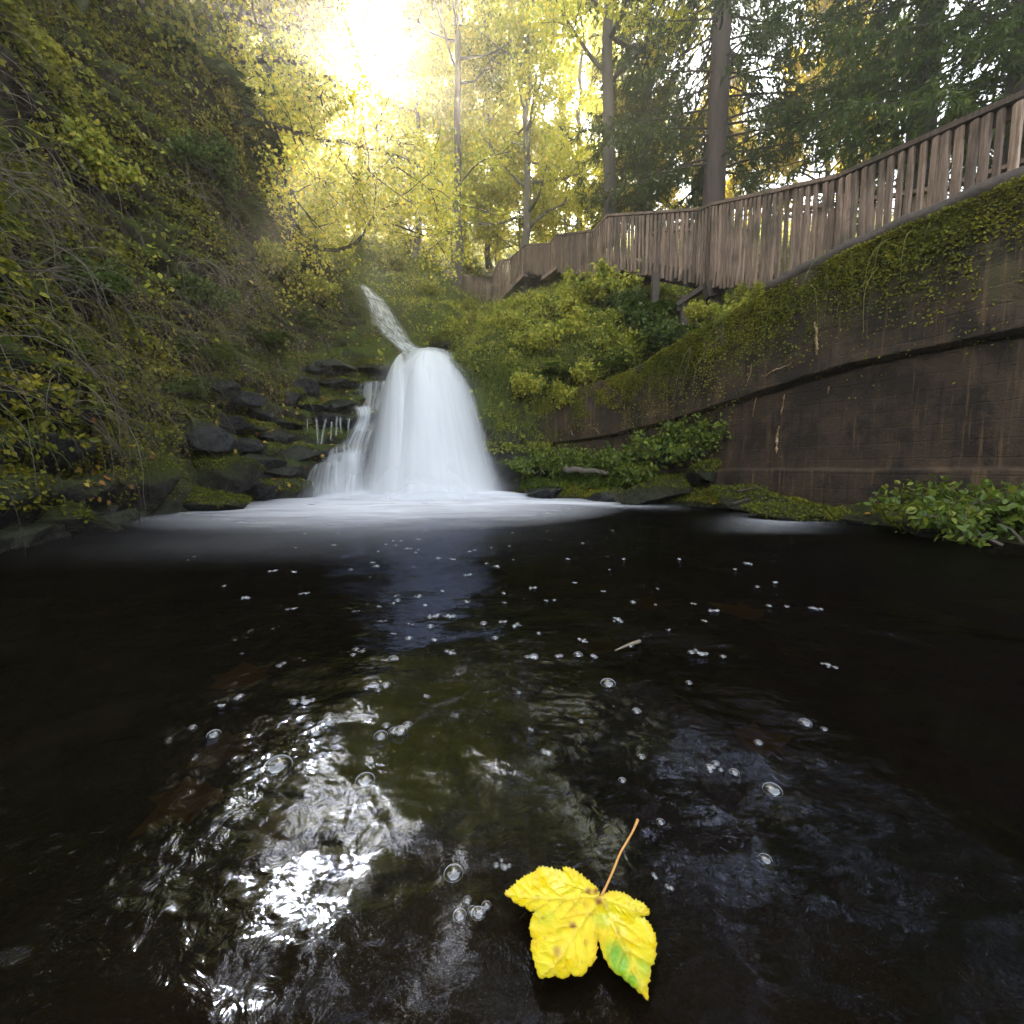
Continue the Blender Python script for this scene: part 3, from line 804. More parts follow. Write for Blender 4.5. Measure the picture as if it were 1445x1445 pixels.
rk = M['rock']; rm = M['rock_moss']
ROCKS = [
    # px, py, Y, size, rot, tilt, mat, name, label
    (462, 592, 8.35, (.85, .42, .17), -.1, (.03, -.03), rk, 'rock_ledge', 'flat slate ledge with thin dribbles of water falling from its lip'),
    (440, 612, 8.55, (.9, .45, .34), .1, (0, 0), rk, 'rock', 'dark wet rock face behind the thin dribbles of water'),
    (452, 652, 7.95, (.62, .34, .10), .05, (.05, 0), rk, 'rock_ledge', 'low wet slate ledge under the dribbles beside the fall'),
    (452, 690, 7.85, (.72, .30, .42), .0, (0, 0), rk, 'rock', 'dark rock behind the lowest small cascade left of the fall'),
    (385, 688, 7.5, (.72, .42, .42), .25, (0, .05), rk, 'boulder', 'large black wet boulder at the pool edge left of the small cascade'),
    (345, 628, 6.95, (.42, .3, .2), -.4, (.1, .25), rk, 'boulder', 'rounded grey boulder under the pale slab on the left bank'),
    (352, 602, 7.1, (.5, .28, .06), -.35, (.1, .2), rk, 'rock_slab', 'pale wet slab tilted above the rounded boulder'),
    (405, 560, 8.0, (.4, .3, .2), .4, (0, 0), rk, 'boulder', 'squarish dark boulder above the dribbling ledge'),
    (478, 545, 8.85, (.75, .35, .14), -.2, (.05, -.1), rk, 'rock_ledge', 'leaf strewn rock ledge below the upper chute'),
    (528, 520, 9.2, (.75, .4, .20), -.3, (.1, .22), rm, 'rock_ledge', 'mossy rock shelf at the lip left of the fall'),
    (520, 560, 9.1, (.5, .35, .16), 0, (0, 0), rk, 'rock', 'wet black rock between ledge and white curtain'),
    (300, 675, 5.9, (.75, .5, .36), .3, (0, .1), rm, 'boulder', 'mossy boulder with orange leaves on the left shore'),
    (290, 712, 5.3, (.6, .4, .2), .2, (0, 0), rm, 'boulder', 'low dark mossy boulder touching the pool on the left'),
    (150, 690, 4.6, (.8, .5, .5), .5, (0, 0), rm, 'boulder', 'big mossy boulder at the far left of the pool'),
    (470, 625, 8.25, (.28, .22, .2), .5, (0, 0), rk, 'boulder', 'small round boulder with water sliding over it beside the fall'),
    (1070, 705, 5.15, (.85, .5, .13), .15, (.12, .06), rm, 'rock_slab', 'broad green mossy slab in front of the concrete wall'),
    (1165, 728, 4.35, (.8, .45, .12), .1, (.1, .1), rm, 'rock_slab', 'flat mossy slab at the water on the right side'),
    (940, 692, 6.2, (.85, .35, .2), .35, (.1, -.22), rm, 'rock', 'dark layered rock sloping up below the leafy bush'),
    (860, 700, 6.8, (.55, .3, .12), .2, (.05, -.1), rk, 'rock', 'thin dark slate outcrop with orange leaves below the nettles'),
    (1000, 665, 6.1, (.5, .3, .22), .3, (.1, -.3), rm, 'rock', 'mossy sloping rock against the foot of the wall'),
    (765, 694, 7.4, (.4, .25, .12), 0, (0, 0), rk, 'rock', 'small black rock right of the white foam'),
    (690, 545, 9.0, (.3, .3, .4), 0, (0, 0), rm, 'rock', 'mossy rock beside the right edge of the fall'),
    (708, 470, 10.2, (.55, .4, .16), .4, (0, -.4), rm, 'rock', 'mossy tilted rock ridge above the fall among the shrubs'),
    (497, 438, 12.3, (.5, .4, .35), .3, (0, .3), rk, 'rock', 'dark rock at the left edge of the upper chute, the higher one'),
    (520, 478, 10.9, (.5, .35, .3), .5, (0, .3), rk, 'rock', 'dark rock at the left edge of the upper chute, the lower one'),
    (622, 488, 10.6, (.42, .35, .22), .1, (0, -.2), rm, 'rock', 'mossy rock where the upper chute meets the lip'),
    (40, 742, 3.3, (.7, .42, .36), .4, (0, .1), rm, 'boulder', 'mossy boulder at the pool edge nearest the viewer on the far left'),
    (95, 738, 3.9, (.5, .35, .25), .9, (0, 0), rk, 'boulder', 'dark wet boulder between the two big mossy ones at the far left'),
    (1360, 745, 3.4, (.8, .5, .2), .1, (.1, .1), rm, 'boulder', 'mossy boulder at the water beyond the wall stains'),
]
def surf(VN, px, py):
    V = VN[0].reshape(-1, 3); V = V[V[:, 1] > .5]
    x, y = px_of(V); d = np.hypot(x - px, y - py); k = np.argsort(d)[:6]
    return V[k[np.argmin(V[k, 1])], 1]
rngk = np.random.default_rng(88)
for px, py, w, h in [(330, 560, .5, .22), (365, 585, .45, .2), (425, 545, .6, .22), (470, 520, .7, .16), (385, 615, .5, .22), (415, 640, .6, .16), (360, 655, .6, .2), (400, 600, .5, .12), (430, 575, .55, .12),
                     (500, 600, .4, .2), (490, 640, .4, .2), (320, 600, .5, .2), (280, 620, .5, .25), (445, 525, .5, .14), (300, 545, .5, .18), (520, 545, .45, .15), (350, 690, .55, .2), (395, 665, .5, .12), (470, 575, .6, .14)]:
    ROCKS.append((px, py, surf(left_bank, px, py) + .12, (w, .38, h), rngk.uniform(-.4, .4), (rngk.uniform(-.1, .12), rngk.uniform(-.12, .12)), rk, 'rock', None))
DESC = ['slate block high on the left bank among the roots', 'slate block under the hanging roots', 'dark ledge block below the mossy shrub', 'leaf strewn slate below the upper chute', 'wet slate step left of the dribbles',
        'flat slate step level with the middle of the side cascade', 'dark slate above the black boulder', 'slate layer just above the dribbling ledge end', 'slate layer over the dribbles', 'wet block at the left edge of the side cascade, the upper one',
        'wet block at the left edge of the side cascade, the lower one', 'dark block right of the far left moss', 'mossless dark block at the left edge over the mossy boulder', 'thin slate under the shrub of the left bank', 'slate block beside the low dark plant',
        'black block between the shelf and the side cascade', 'dark slate at the pool between boulder and moss', 'thin wet slate under the flat step', 'broad slate behind the dribbling lip']
for k in range(len(DESC)):
    r_ = ROCKS[len(ROCKS) - len(DESC) + k]; ROCKS[len(ROCKS) - len(DESC) + k] = r_[:8] + (DESC[k],)
for k, (px, py, Y, sz, rz, tl, mt, nm, lb) in enumerate(ROCKS):
    if px < 560 and py < 680 and k < 29 and nm != 'boulder': Y = max(Y, surf(left_bank, px, py) + .02)
    rock(nm, W(px, py, Y), sz, 100 + k, mt, lb, rot=rz, tilt=tl)

# ------------------------------------------------------------------ concrete retaining wall
wall_line = np.array([[7.0, -2.4], [5.6, .3], [3.45, 4.6], [2.1, 7.31], [1.2, 8.25], [.45, 8.75]])
wl_s = catmull(wall_line, 150)
wt = unit(np.gradient(wl_s, axis=0)); wnrm = np.stack([-wt[:, 1], wt[:, 0]], -1)
wnrm *= np.sign(np.sum(wnrm * (np.array([0, 4]) - wl_s), -1, keepdims=True))
topz = np.interp(wl_s[:, 1], [0, 4.6, 5.2, 6.1, 7.3, 8.3, 9], [2.8, 2.66, 2.6, 2.42, 2.15, 1.95, 1.6])
jz = np.interp(wl_s[:, 1], [0, 4.6, 6.5, 8.5], [1.62, 1.55, 1.26, 1.0])
prof = []
nz = 190
for k in range(nz):
    f = k / (nz - 1)
    z = -.5 + (topz + .5) * f
    prof.append(np.stack([wl_s[:, 0], wl_s[:, 1], z], -1))
WV = np.array(prof).transpose(1, 0, 2)                       # (150, nz, 3)
off = np.where(WV[..., 2] > jz[:, None], .085, .0) + np.where(WV[..., 2] < .5, .10, 0)
dark_gap = np.abs(WV[..., 2] - jz[:, None] + .02) < .02
off = off - .06 * dark_gap
off = off + .006 * fbm(WV * 1.1, 7, 4) + .007 * fbm(WV * 4.5, 9, 4) + .03 * np.clip(fbm(WV * np.array([.9, .9, 1.4]), 12, 3) - .25, 0, 1) * -3
WV[..., :2] += wnrm[:, None] * off[..., None]
back_top = WV[:, -1].copy(); back_top[:, :2] -= wnrm * .45
back_bot = back_top.copy(); back_bot[:, 2] = -.5
WV = np.concatenate([WV, back_top[:, None], back_bot[:, None]], 1)
wall = thing('retaining_wall', 'brown stained concrete retaining wall with moss hanging over its top', 'wall', (3.45, 4.6, 0))
build('wall_face', WV.reshape(-1, 3), grid_faces(WV.shape[0], WV.shape[1]), M['concrete'], wall)
cs = wl_s[:95]; cz = topz[:95]
ci = [k for k in range(95) if wl_s[k][1] < 5.45]
cp = np.array([[*(wl_s[k] - wnrm[k] * .10), topz[k] + .05 + .012 * math.sin(k * 1.9)] for k in ci]); cn = np.array([[*wnrm[k], 0] for k in ci])
sec = [(.19, -.05), (.19, .05), (.16, .065), (-.18, .065), (-.2, .05), (-.2, -.05)]
CV = np.stack([cp + cn * a + np.array([0, 0, b]) for a, b in sec], 1); CV = CV + .010 * fbm(CV * 6, 3, 3)[..., None]
ii = np.arange(CV.shape[0] * 6).reshape(-1, 6); jj = np.roll(ii, -1, 1)
mb = MB().add(CV.reshape(-1, 3), [np.stack([ii[:-1], jj[:-1], jj[1:], ii[1:]], -1).reshape(-1, 4), ii[0][::-1].reshape(1, -1), ii[-1].reshape(1, -1)])
mb.build('coping', M['timber_dark'], wall)

def wall_point(px, py, out=.10):
    """the point of the wall's face seen at a photo pixel"""
    d = ray(px, py); best = None
    for k in range(len(wl_s) - 1):
        p, q = wl_s[k] + wnrm[k] * out, wl_s[k + 1] + wnrm[k + 1] * out
        e = q - p
        A_ = np.array([[d[0], -e[0]], [d[1], -e[1]]])
        try: t, s = np.linalg.solve(A_, p)
        except Exception: continue
        if -.01 <= s <= 1.01 and t > 0: best = d * t + np.array([0, 0, CAMZ])
    return best

def crust(pts, w, seed, out=.095):
    P = np.array([wall_point(x, y, out) for x, y in pts]); P = catmull(P, 26)
    rng = np.random.default_rng(seed)
    rad = .62 * w * rng.uniform(.25, 1.3, 26) * np.sin(np.linspace(.15, np.pi - .1, 26)) ** .5
    P = P + .014 * np.stack([fbm(P * 9, q, 3) for q in (1, 2, 3)], 1)
    V, F = tube(P, rad, 6)
    V = V + .004 * rng.normal(size=V.shape)
    build('mineral_crust', V, F, M['crust'], wall)
crust([(1107, 556), (1104, 570), (1102, 585)], .012, 1, .012)
crust([(1100, 600), (1097, 618), (1096, 640)], .026, 2, .012)
crust([(1068, 560), (1064, 575), (1062, 588)], .010, 3, .012)
crust([(1170, 545), (1168, 555)], .012, 4, .012)
crust([(1080, 530), (1095, 522), (1116, 512)], .014, 5)
crust([(1060, 514), (1058, 530), (1052, 545)], .008, 6)
crust([(1150, 455), (1153, 475), (1152, 500)], .022, 9)
crust([(805, 606), (808, 614)], .010, 12)
crust([(826, 604), (840, 604), (846, 612)], .008, 13)

# ------------------------------------------------------------------ boardwalk
NODES = [  # (px, rail top, picket foot, distance)
    (1460, 130, 395, 3.75), (1188, 249, 406, 5.6), (1104, 268, 407, 6.55), (1009, 288, 401, 8.2), (990, 296, 400, 8.7), (860, 305, 376, 10.9), (840, 326, 391, 11.7),
    (787, 332, 382, 14.4), (778, 344, 391, 14.9), (745, 345, 384, 17.4), (722, 366, 406, 18.4), (705, 369, 424, 18.7), (694, 396, 430, 19.2), (668, 390, 422, 20.3), (636, 384, 410, 22.2), (600, 372, 396, 25)]
TOP = np.array([W(a, b, y) for a, b, c, y in NODES]); BOT = np.array([W(a, c, y) for a, b, c, y in NODES])
BOT[:, :2] = TOP[:, :2]
walk = thing('boardwalk', 'weathered wooden boardwalk with close picket railing climbing through the trees above the bank', 'boardwalk', BOT[3])
rng = np.random.default_rng(5)
HOR = TOP[:, :2]
tang = unit(np.gradient(HOR, axis=0)); side = np.stack([tang[:, 1], -tang[:, 0]], -1)
side *= np.sign(side[:, :1] + 1e-6)                       # away from the pool
WID = 1.5
n_pick = 0
def pickets(i, off, lo=0.0, near=True):
    out = []
    a, b = TOP[i], TOP[i + 1]; fa, fb = BOT[i], BOT[i + 1]
    L = np.linalg.norm((b - a)[:2]); sp = .108
    n = max(2, int(L / sp))
    t_ = unit(np.append((b - a)[:2], 0)); s_ = np.append(unit(side[i] + side[i + 1]), 0)
    for k in range(n):
        f = (k + .5) / n + rng.normal() * .06 / n
        top = a * (1 - f) + b * f; foot = fa * (1 - f) + fb * f
        p0 = foot + s_ * off + np.array([0, 0, -.03 + rng.uniform(-.05, .05)]); p1 = top + s_ * off + np.array([0, 0, -.05])
        w = rng.uniform(.048, .078); d = rng.uniform(.028, .04)
        lean = rng.normal() * .012
        z = np.linspace(0, 1, 7)[:, None]
        C = p0 * (1 - z) + p1 * z + t_ * (lean * (z - .5) + .006 * fbm(np.concatenate([z * 2, 0 * z + k * .7, 0 * z + i + off], 1), 3, 2)[:, None])
        ww = w * (1 + .13 * fbm(np.concatenate([z * 4, 0 * z + k * 1.3, 0 * z + i], 1), 4, 2))
        prof = np.array([[-.5, -.35], [-.3, -.5], [.3, -.5], [.5, -.35], [.5, .5], [-.5, .5]])
        V = C[:, None] + prof[None, :, :1] * ww[:, None, None] * t_ + prof[None, :, 1:] * d * s_
        m = len(prof); idx = np.arange(7 * m).reshape(7, m); j = np.roll(idx, -1, 1)
        F = [np.stack([idx[:-1], j[:-1], j[1:], idx[1:]], -1).reshape(-1, 4), idx[0][::-1].reshape(1, -1), idx[-1].reshape(1, -1)]
        out.append((V.reshape(-1, 3), F))
    return out
for i in range(len(NODES) - 1):
    ps = pickets(i, -.06)
    if 0 <= i <= 4:
        for V, F in ps:
            build('picket', V, F, M['timber'], walk, False, {'rnd': np.full(len(V), rng.random())}); n_pick += 1
    else:
        mb = MB()
        for V, F in ps: mb.add(V, F, rnd=rng.random())
        mb.build('picket_panel', M['timber'], walk, False)
    s_ = np.append(unit(side[i] + side[i + 1]), 0)
    # far-side railing, seen through the gaps
    if i <= 5:
        mb = MB()
        for V, F in pickets(i, WID): mb.add(V, F, rnd=rng.random())
        mb.build('picket_panel', M['timber'], walk, False)
        mb = MB(); q = s_ * WID
        mb.add(*beam(TOP[i] + q, TOP[i + 1] + q, .15, .045), rnd=.4)
        mb.build('handrail', M['timber'], walk, False)
    e = (TOP[i + 1] - TOP[i]) * .004
    mb = MB()
    mb.add(*beam(TOP[i] - e, TOP[i + 1] + e, .15, .045), rnd=rng.random())
    mb.add(*beam(TOP[i] + [0, 0, -.085] + s_ * .01, TOP[i + 1] + [0, 0, -.085] + s_ * .01, .05, .10), rnd=rng.random())
    mb.build('handrail', M['timber'], walk, False)
    mb = MB()
    up = np.array([0, 0, .18])
    a, b = BOT[i] + up, BOT[i + 1] + up
    n = max(2, int(np.linalg.norm(b - a) / .15))
    for k in range(n):
        f = (k + .5) / n; p = a * (1 - f) + b * f
        t_ = unit(np.append((b - a)[:2], 0))
        R = np.stack([s_, t_, [0, 0, 1]], 1)
        mb.add(*box(p + s_ * (WID / 2), (WID - .02, .135, .045), R), rnd=rng.random())
    mb.build('deck', M['timber'], walk, False)
    mb = MB()
    for q in (.02, WID / 2, WID - .06):
        mb = MB().add(*beam(a + s_ * q + [0, 0, -.13], b + s_ * q + [0, 0, -.13], .06, .19), rnd=rng.random())
        mb.build('joist', M['timber_dark'], walk, False)
for i in (1, 3, 5, 6, 7, 8, 9, 11, 12, 13):
    s_ = np.append(side[i], 0); mb = MB()
    mb.add(*beam(BOT[i] + s_ * .03 + [0, 0, -.10], TOP[i] + s_ * .03 + [0, 0, -.03], .10, .10, (1, 0, 0)), rnd=.3)
    mb.build('railing_post', M['timber'], walk, False)
pf = thing('picket_fence', 'short hazy picket fence far up behind the leaning tree', 'fence', W(462, 345, 22))
mb = MB()
for k in range(22):
    a_ = W(436 + k * 2.4, 346 - k * .1, 22); mb.add(*box(a_ + [0, 0, .1], (.05, .03, 1.0)), rnd=.3 + .02 * k)
mb.build('pickets', M['timber'], pf, False)
for dz in (-.15, .35):
    V, F = beam(W(434, 346, 22.03) + [0, 0, .1 + dz], W(490, 343.5, 22.03) + [0, 0, .1 + dz], .04, .09); build('rail', V, F, M['timber'], pf, False, {'rnd': np.full(8, .5)})
# legs and bracing under the deck
def leg(px, y0, y1, Y, w=.14, nm='support_post'):
    a, b = W(px, y0, Y), W(px, y1, Y); b = np.array([a[0], a[1], b[2]])
    V, F = beam(a, b, w, w, (1, 0, 0)); build(nm, V, F, M['timber_dark'], walk, False, {'rnd': np.full(len(V), .5)})
def strut(p, q, w=.09, h=.12, m='timber_dark', nm='brace'):
    V, F = beam(W(*p), W(*q), w, h, (0, -1, .2)); build(nm, V, F, M[m], walk, False, {'rnd': np.full(len(V), .6)})
leg(1008, 396, 500, 8.3, .19); leg(966, 418, 500, 8.6, .15); leg(925, 385, 500, 9.4, .13)
strut((958, 430, 8.6), (1000, 402, 8.25), .08, .17); strut((1007, 428, 8.25), (985, 470, 8.3), .08, .1)
strut((955, 438, 8.65), (1040, 434, 8.45), .1, .15, nm='cross_beam'); strut((955, 460, 8.75), (1000, 462, 8.7), .1, .15, nm='cross_beam')
strut((999, 398, 8.2), (1003, 420, 8.2), .16, .2, nm='bracket')
leg(665, 420, 470, 20.2, .18); leg(697, 405, 470, 19.0, .2); leg(742, 385, 440, 17.6, .18); leg(776, 390, 430, 15.0, .18); leg(838, 388, 430, 11.9, .16)
strut((683, 448, 18.9), (700, 420, 18.9), .16, .25, 'timber'); strut((700, 432, 18.6), (742, 388, 17.3), .14, .3, 'timber', 'stair_stringer')
strut((690, 426, 18.9), (718, 428, 18.6), .14, .2, nm='cross_beam'); strut((768, 396, 15.0), (790, 380, 14.3), .12, .25, 'timber', 'stair_stringer')
strut((836, 398, 11.7), (862, 376, 10.8), .10, .2, 'timber', 'stair_stringer')

# ------------------------------------------------------------------ trees
def curve(base, d, L, n, wander, grav, rng):
    P = [np.array(base, float)]; d = unit(d)
    for k in range(n - 1):
        d = unit(d + rng.normal(size=3) * wander + np.array([0, 0, grav]))
        P.append(P[-1] + d * L / (n - 1))
    return np.array(P)

def at(P, t):
    x = t * (len(P) - 1); i = min(int(x), len(P) - 2); f = x - i
    return P[i] * (1 - f) + P[i + 1] * f, unit(P[i + 1] - P[i])

def grow(seed, H, R0, n1, L1, fb=.3, up=(.1, .9), n2=6, n3=4, wig=.02, grav=.02, trunk=None):
    rng = np.random.default_rng(seed)
    if trunk is None:
        z = np.linspace(0, 1, 16); w = np.cumsum(rng.normal(size=(16, 2)), 0) * wig * H * .35; w -= w[0]
        trunk = np.concatenate([w, z[:, None] * H], 1)
    n = len(trunk)
    rad = R0 * (1 - .9 * np.linspace(0, 1, n)) ** .8; rad[0] *= 1.25
    wood, twigs = [(trunk, rad, 9)], []
    for i in range(n1):
        t = fb + (1 - fb) * (i + rng.random()) / n1
        p, td = at(trunk, min(t, .995)); az = i * 2.4 + rng.normal() * .4; el = rng.uniform(*up)
        d = np.array([math.cos(az) * math.cos(el), math.sin(az) * math.cos(el), math.sin(el)])
        L = L1 * (1 - .62 * (t - fb) / (1 - fb)) * rng.uniform(.7, 1.15)
        b = curve(p, d, L, 8, .14, grav, rng); r = R0 * (1 - t) * .42 + .012
        wood.append((b, np.linspace(r, .008, 8), 5)); twigs.append(b[5:])
        for j in range(n2):
            s = rng.uniform(.3, .98); p2, d2 = at(b, s)
            c = curve(p2, d2 + rng.normal(size=3) * .75, L * .45 * (1.15 - .5 * s), 6, .18, grav * .5, rng)
            wood.append((c, np.linspace(r * .4 * (1.2 - s) + .006, .004, 6), 4)); twigs.append(c[2:])
            for k in range(n3):
                s3 = rng.uniform(.25, .98); p3, d3 = at(c, s3)
                e = curve(p3, d3 + rng.normal(size=3) * .8, L * .2, 4, .2, -.03, rng)
                wood.append((e, np.linspace(.006, .003, 4), 3)); twigs.append(e)
    return wood, twigs

def wood_mesh(wood):
    mb = MB()
    for P, R, s in wood: mb.add(*tube(P, R, s))
    return mb

def crown_points(twigs, n, rng, jit=.12):
    L = np.array([np.linalg.norm(t[-1] - t[0]) + .05 for t in twigs]); k = rng.choice(len(twigs), n, p=L / L.sum())
    P = np.empty((n, 3))
    u = rng.random(n)
    for i, kk in enumerate(k):
        t = twigs[kk]; x = u[i] * (len(t) - 1); a = int(x); P[i] = t[a] + (t[min(a + 1, len(t) - 1)] - t[a]) * (x - a)
    return P + rng.normal(size=(n, 3)) * jit * np.array([1, 1, .8])

def broadleaf(name, label, seed, H, R0, n1, L1, n_leaf, size, lm, bm, loc, group=None, fb=.3, rot=0, scale=1, tpl=KITE, jit=.16, **kw):
    wood, twigs = grow(seed, H, R0, n1, L1, fb, **kw)
    rng = np.random.default_rng(seed + 1)
    t = thing(name, label, 'tree', (0, 0, 0), group)
    wood_mesh(wood).build('trunk', bm, t)
    V, F, r = leaves(crown_points(twigs, n_leaf, rng, jit), size, rng, tpl)
    build('crown', V, F, lm, t, False, {'rnd': r})
    t.location = tuple(loc); t.rotation_euler[2] = rot; t.scale = (scale,) * 3
    return t

def again(src, loc, rot, scale, label, group=None):
    c = copy_tree(src); c.location = tuple(loc); c.rotation_euler[2] = rot; c.scale = (scale, scale, scale * 1.0)
    c['label'] = label
    if group: c['group'] = group
    return c

GB = 'yellowing trees behind the fall'
def base(px, Y, py=None, sink=.3):
    """tree foot: on the hillside (photo row where the foot would show) at distance Y"""
    if py is None: py = np.interp(Y, [14, 18, 24, 34, 60], [405, 392, 368, 338, 320])
    p = W(px, py, Y); p[2] -= sink
    return p
tA = broadleaf('maple_tree', 'broad yellow green maple whose branches reach down towards the middle of the boardwalk', 201, 15, .20, 32, 4.6, 23000, .15, M['leaf_yellow'], M['bark_pale'], base(745, 21), GB, .12)
tB = broadleaf('birch_tree', 'slim yellow birch rising right above the top of the upper chute', 202, 17, .13, 34, 3.0, 16000, .13, M['leaf_yellow'], M['bark_pale'], base(598, 25), GB, .10, n2=5)
tC = broadleaf('golden_maple_tree', 'golden crowned tree glowing behind the spruce on the right', 203, 8, .12, 26, 3.2, 17000, .15, M['leaf_gold'], M['bark'], W(1165, 345, 17) , None, .12)
again(tC, W(1010, 345, 21), 1.0, .85, 'golden tree showing low behind the big spruce trunk')
again(tC, W(905, 352, 19), 2.2, .75, 'small golden tree showing between the two spruce trunks')
again(tA, base(655, 27), 1.3, 1.05, 'yellow maple behind the left end of the boardwalk', GB)
again(tB, base(628, 27), 2.0, 1.0, 'thin trunked birch right of the chute top, second of the row', GB)
again(tB, base(550, 31), 4.0, .66, 'far thin birch showing between the two slim birches above the chute', GB)
again(tA, base(815, 26), 2.6, .95, 'yellow tree between the maple and the ivy clad trunk', GB)
again(tA, base(425, 34), 3.4, .85, 'yellow green tree below the sun at the left of the birches', GB)
again(tB, base(432, 22), 2.9, 1.3, 'tall slender birch left of the sun, its crown above the bare limb', GB)
again(tA, base(625, 38), .6, 1.05, 'tall pale tree far behind the birches', GB)
again(tA, base(450, 27), 1.9, 1.0, 'maple just left of the sun behind the leaning tree', GB)
again(tA, base(690, 24), 4.9, .8, 'round yellow maple between the birches and the broad maple', GB)
again(tA, base(592, 22), 5.7, .85, 'yellow maple in front of the birches just right of the sun', GB)
again(tB, base(700, 33), .7, 1.15, 'slender yellow birch behind the maple', GB)
again(tA, base(390, 26), 5.0, 1.0, 'yellow green tree behind the leaning mossy stems of the left bank', GB)
again(tB, base(428, 24), 5.5, 1.0, 'small birch behind the curved bare limb', GB)
again(tB, base(880, 30), 1.1, 1.1, 'pale yellow tree far behind the ivy clad trunk', GB)

tS = broadleaf('sapling', 'yellow hazel sapling beside the lower end of the boardwalk stairs', 209, 6.5, .05, 24, 2.2, 9000, .12, M['leaf_yellow'], M['bark_pale'], base(640, 23), 'saplings behind the fall', .08)
for px, Y, r_, s_, lb in [(700, 25, 1, 1.1, 'sapling whose leaves hang over the lower railing'), (575, 22, 2, .9, 'sapling standing on the skyline right of the chute top'), (500, 21, 3, 1.0, 'sapling standing on the skyline left of the chute top'),
                          (735, 23, 4, 1.0, 'sapling behind the second flight of the boardwalk stairs'), (450, 19, 5, 1.0, 'sapling behind the foot of the leaning tree'), (800, 22, 6, 1.0, 'sapling behind the level stretch of railing before the bend'),
                          (530, 27, .5, .9, 'taller sapling between the birches above the chute'), (620, 30, 1.5, 1.4, 'tall pale sapling right of the birches'), (410, 17, 2.5, .9, 'sapling below the bare limb on the left')]:
    again(tS, base(px, Y), r_, s_, lb, 'saplings behind the fall')

tH = broadleaf('sky_screen_tree', 'added tall tree with a long bare stem, its high crown screening the pool from bright sky', 211, 22, .17, 30, 4.6, 26000, .13, M['leaf_green'], M['bark'], np.array([-6.2, 12.5, 4.4]), None, .38, wig=.008, up=(.25, .95))  # added tree: crown above the view blocks sky glare on the water
again(tH, np.array([-2.3, 19.5, 6.6]), 2.0, 1.08, 'added slim stemmed tree above the fall, its high crown screening the pool from bright sky')  # added as well, closes the sky gap that the pool would mirror
again(tA, np.array([-9.2, 11.0, 6.5]), 2.5, 1.1, 'added wide crowned maple high on the left bank, screening the pool from bright sky')  # added out of view to darken the sky reflection in the pool
again(tA, base(548, 19), 1.2, 1.25, 'tall maple rising over the top of the chute', GB) if False else None
# trees over the left bank
tL = broadleaf('alder_tree', 'green leaved tree growing from the top of the left bank over the mossy slope', 204, 10, .15, 32, 3.6, 34000, .095, M['leaf_green'], M['bark_moss'], W(292, 160, 8.4), None, .08)
again(tL, W(335, 225, 9.6), 2.2, .85, 'smaller green tree above the fern covered edge of the left bank')
again(tL, W(180, 120, 7.6), 4.0, 1.0, 'green tree on the left bank nearest to the pool edge side')
again(tL, W(60, 150, 5.8), 1.0, .9, 'dark green tree at the far left over the bank')
again(tL, np.array([-5.5, 1.5, 5.0]), 3.0, 1.0, 'green tree leaning over the left bank close to the viewer')

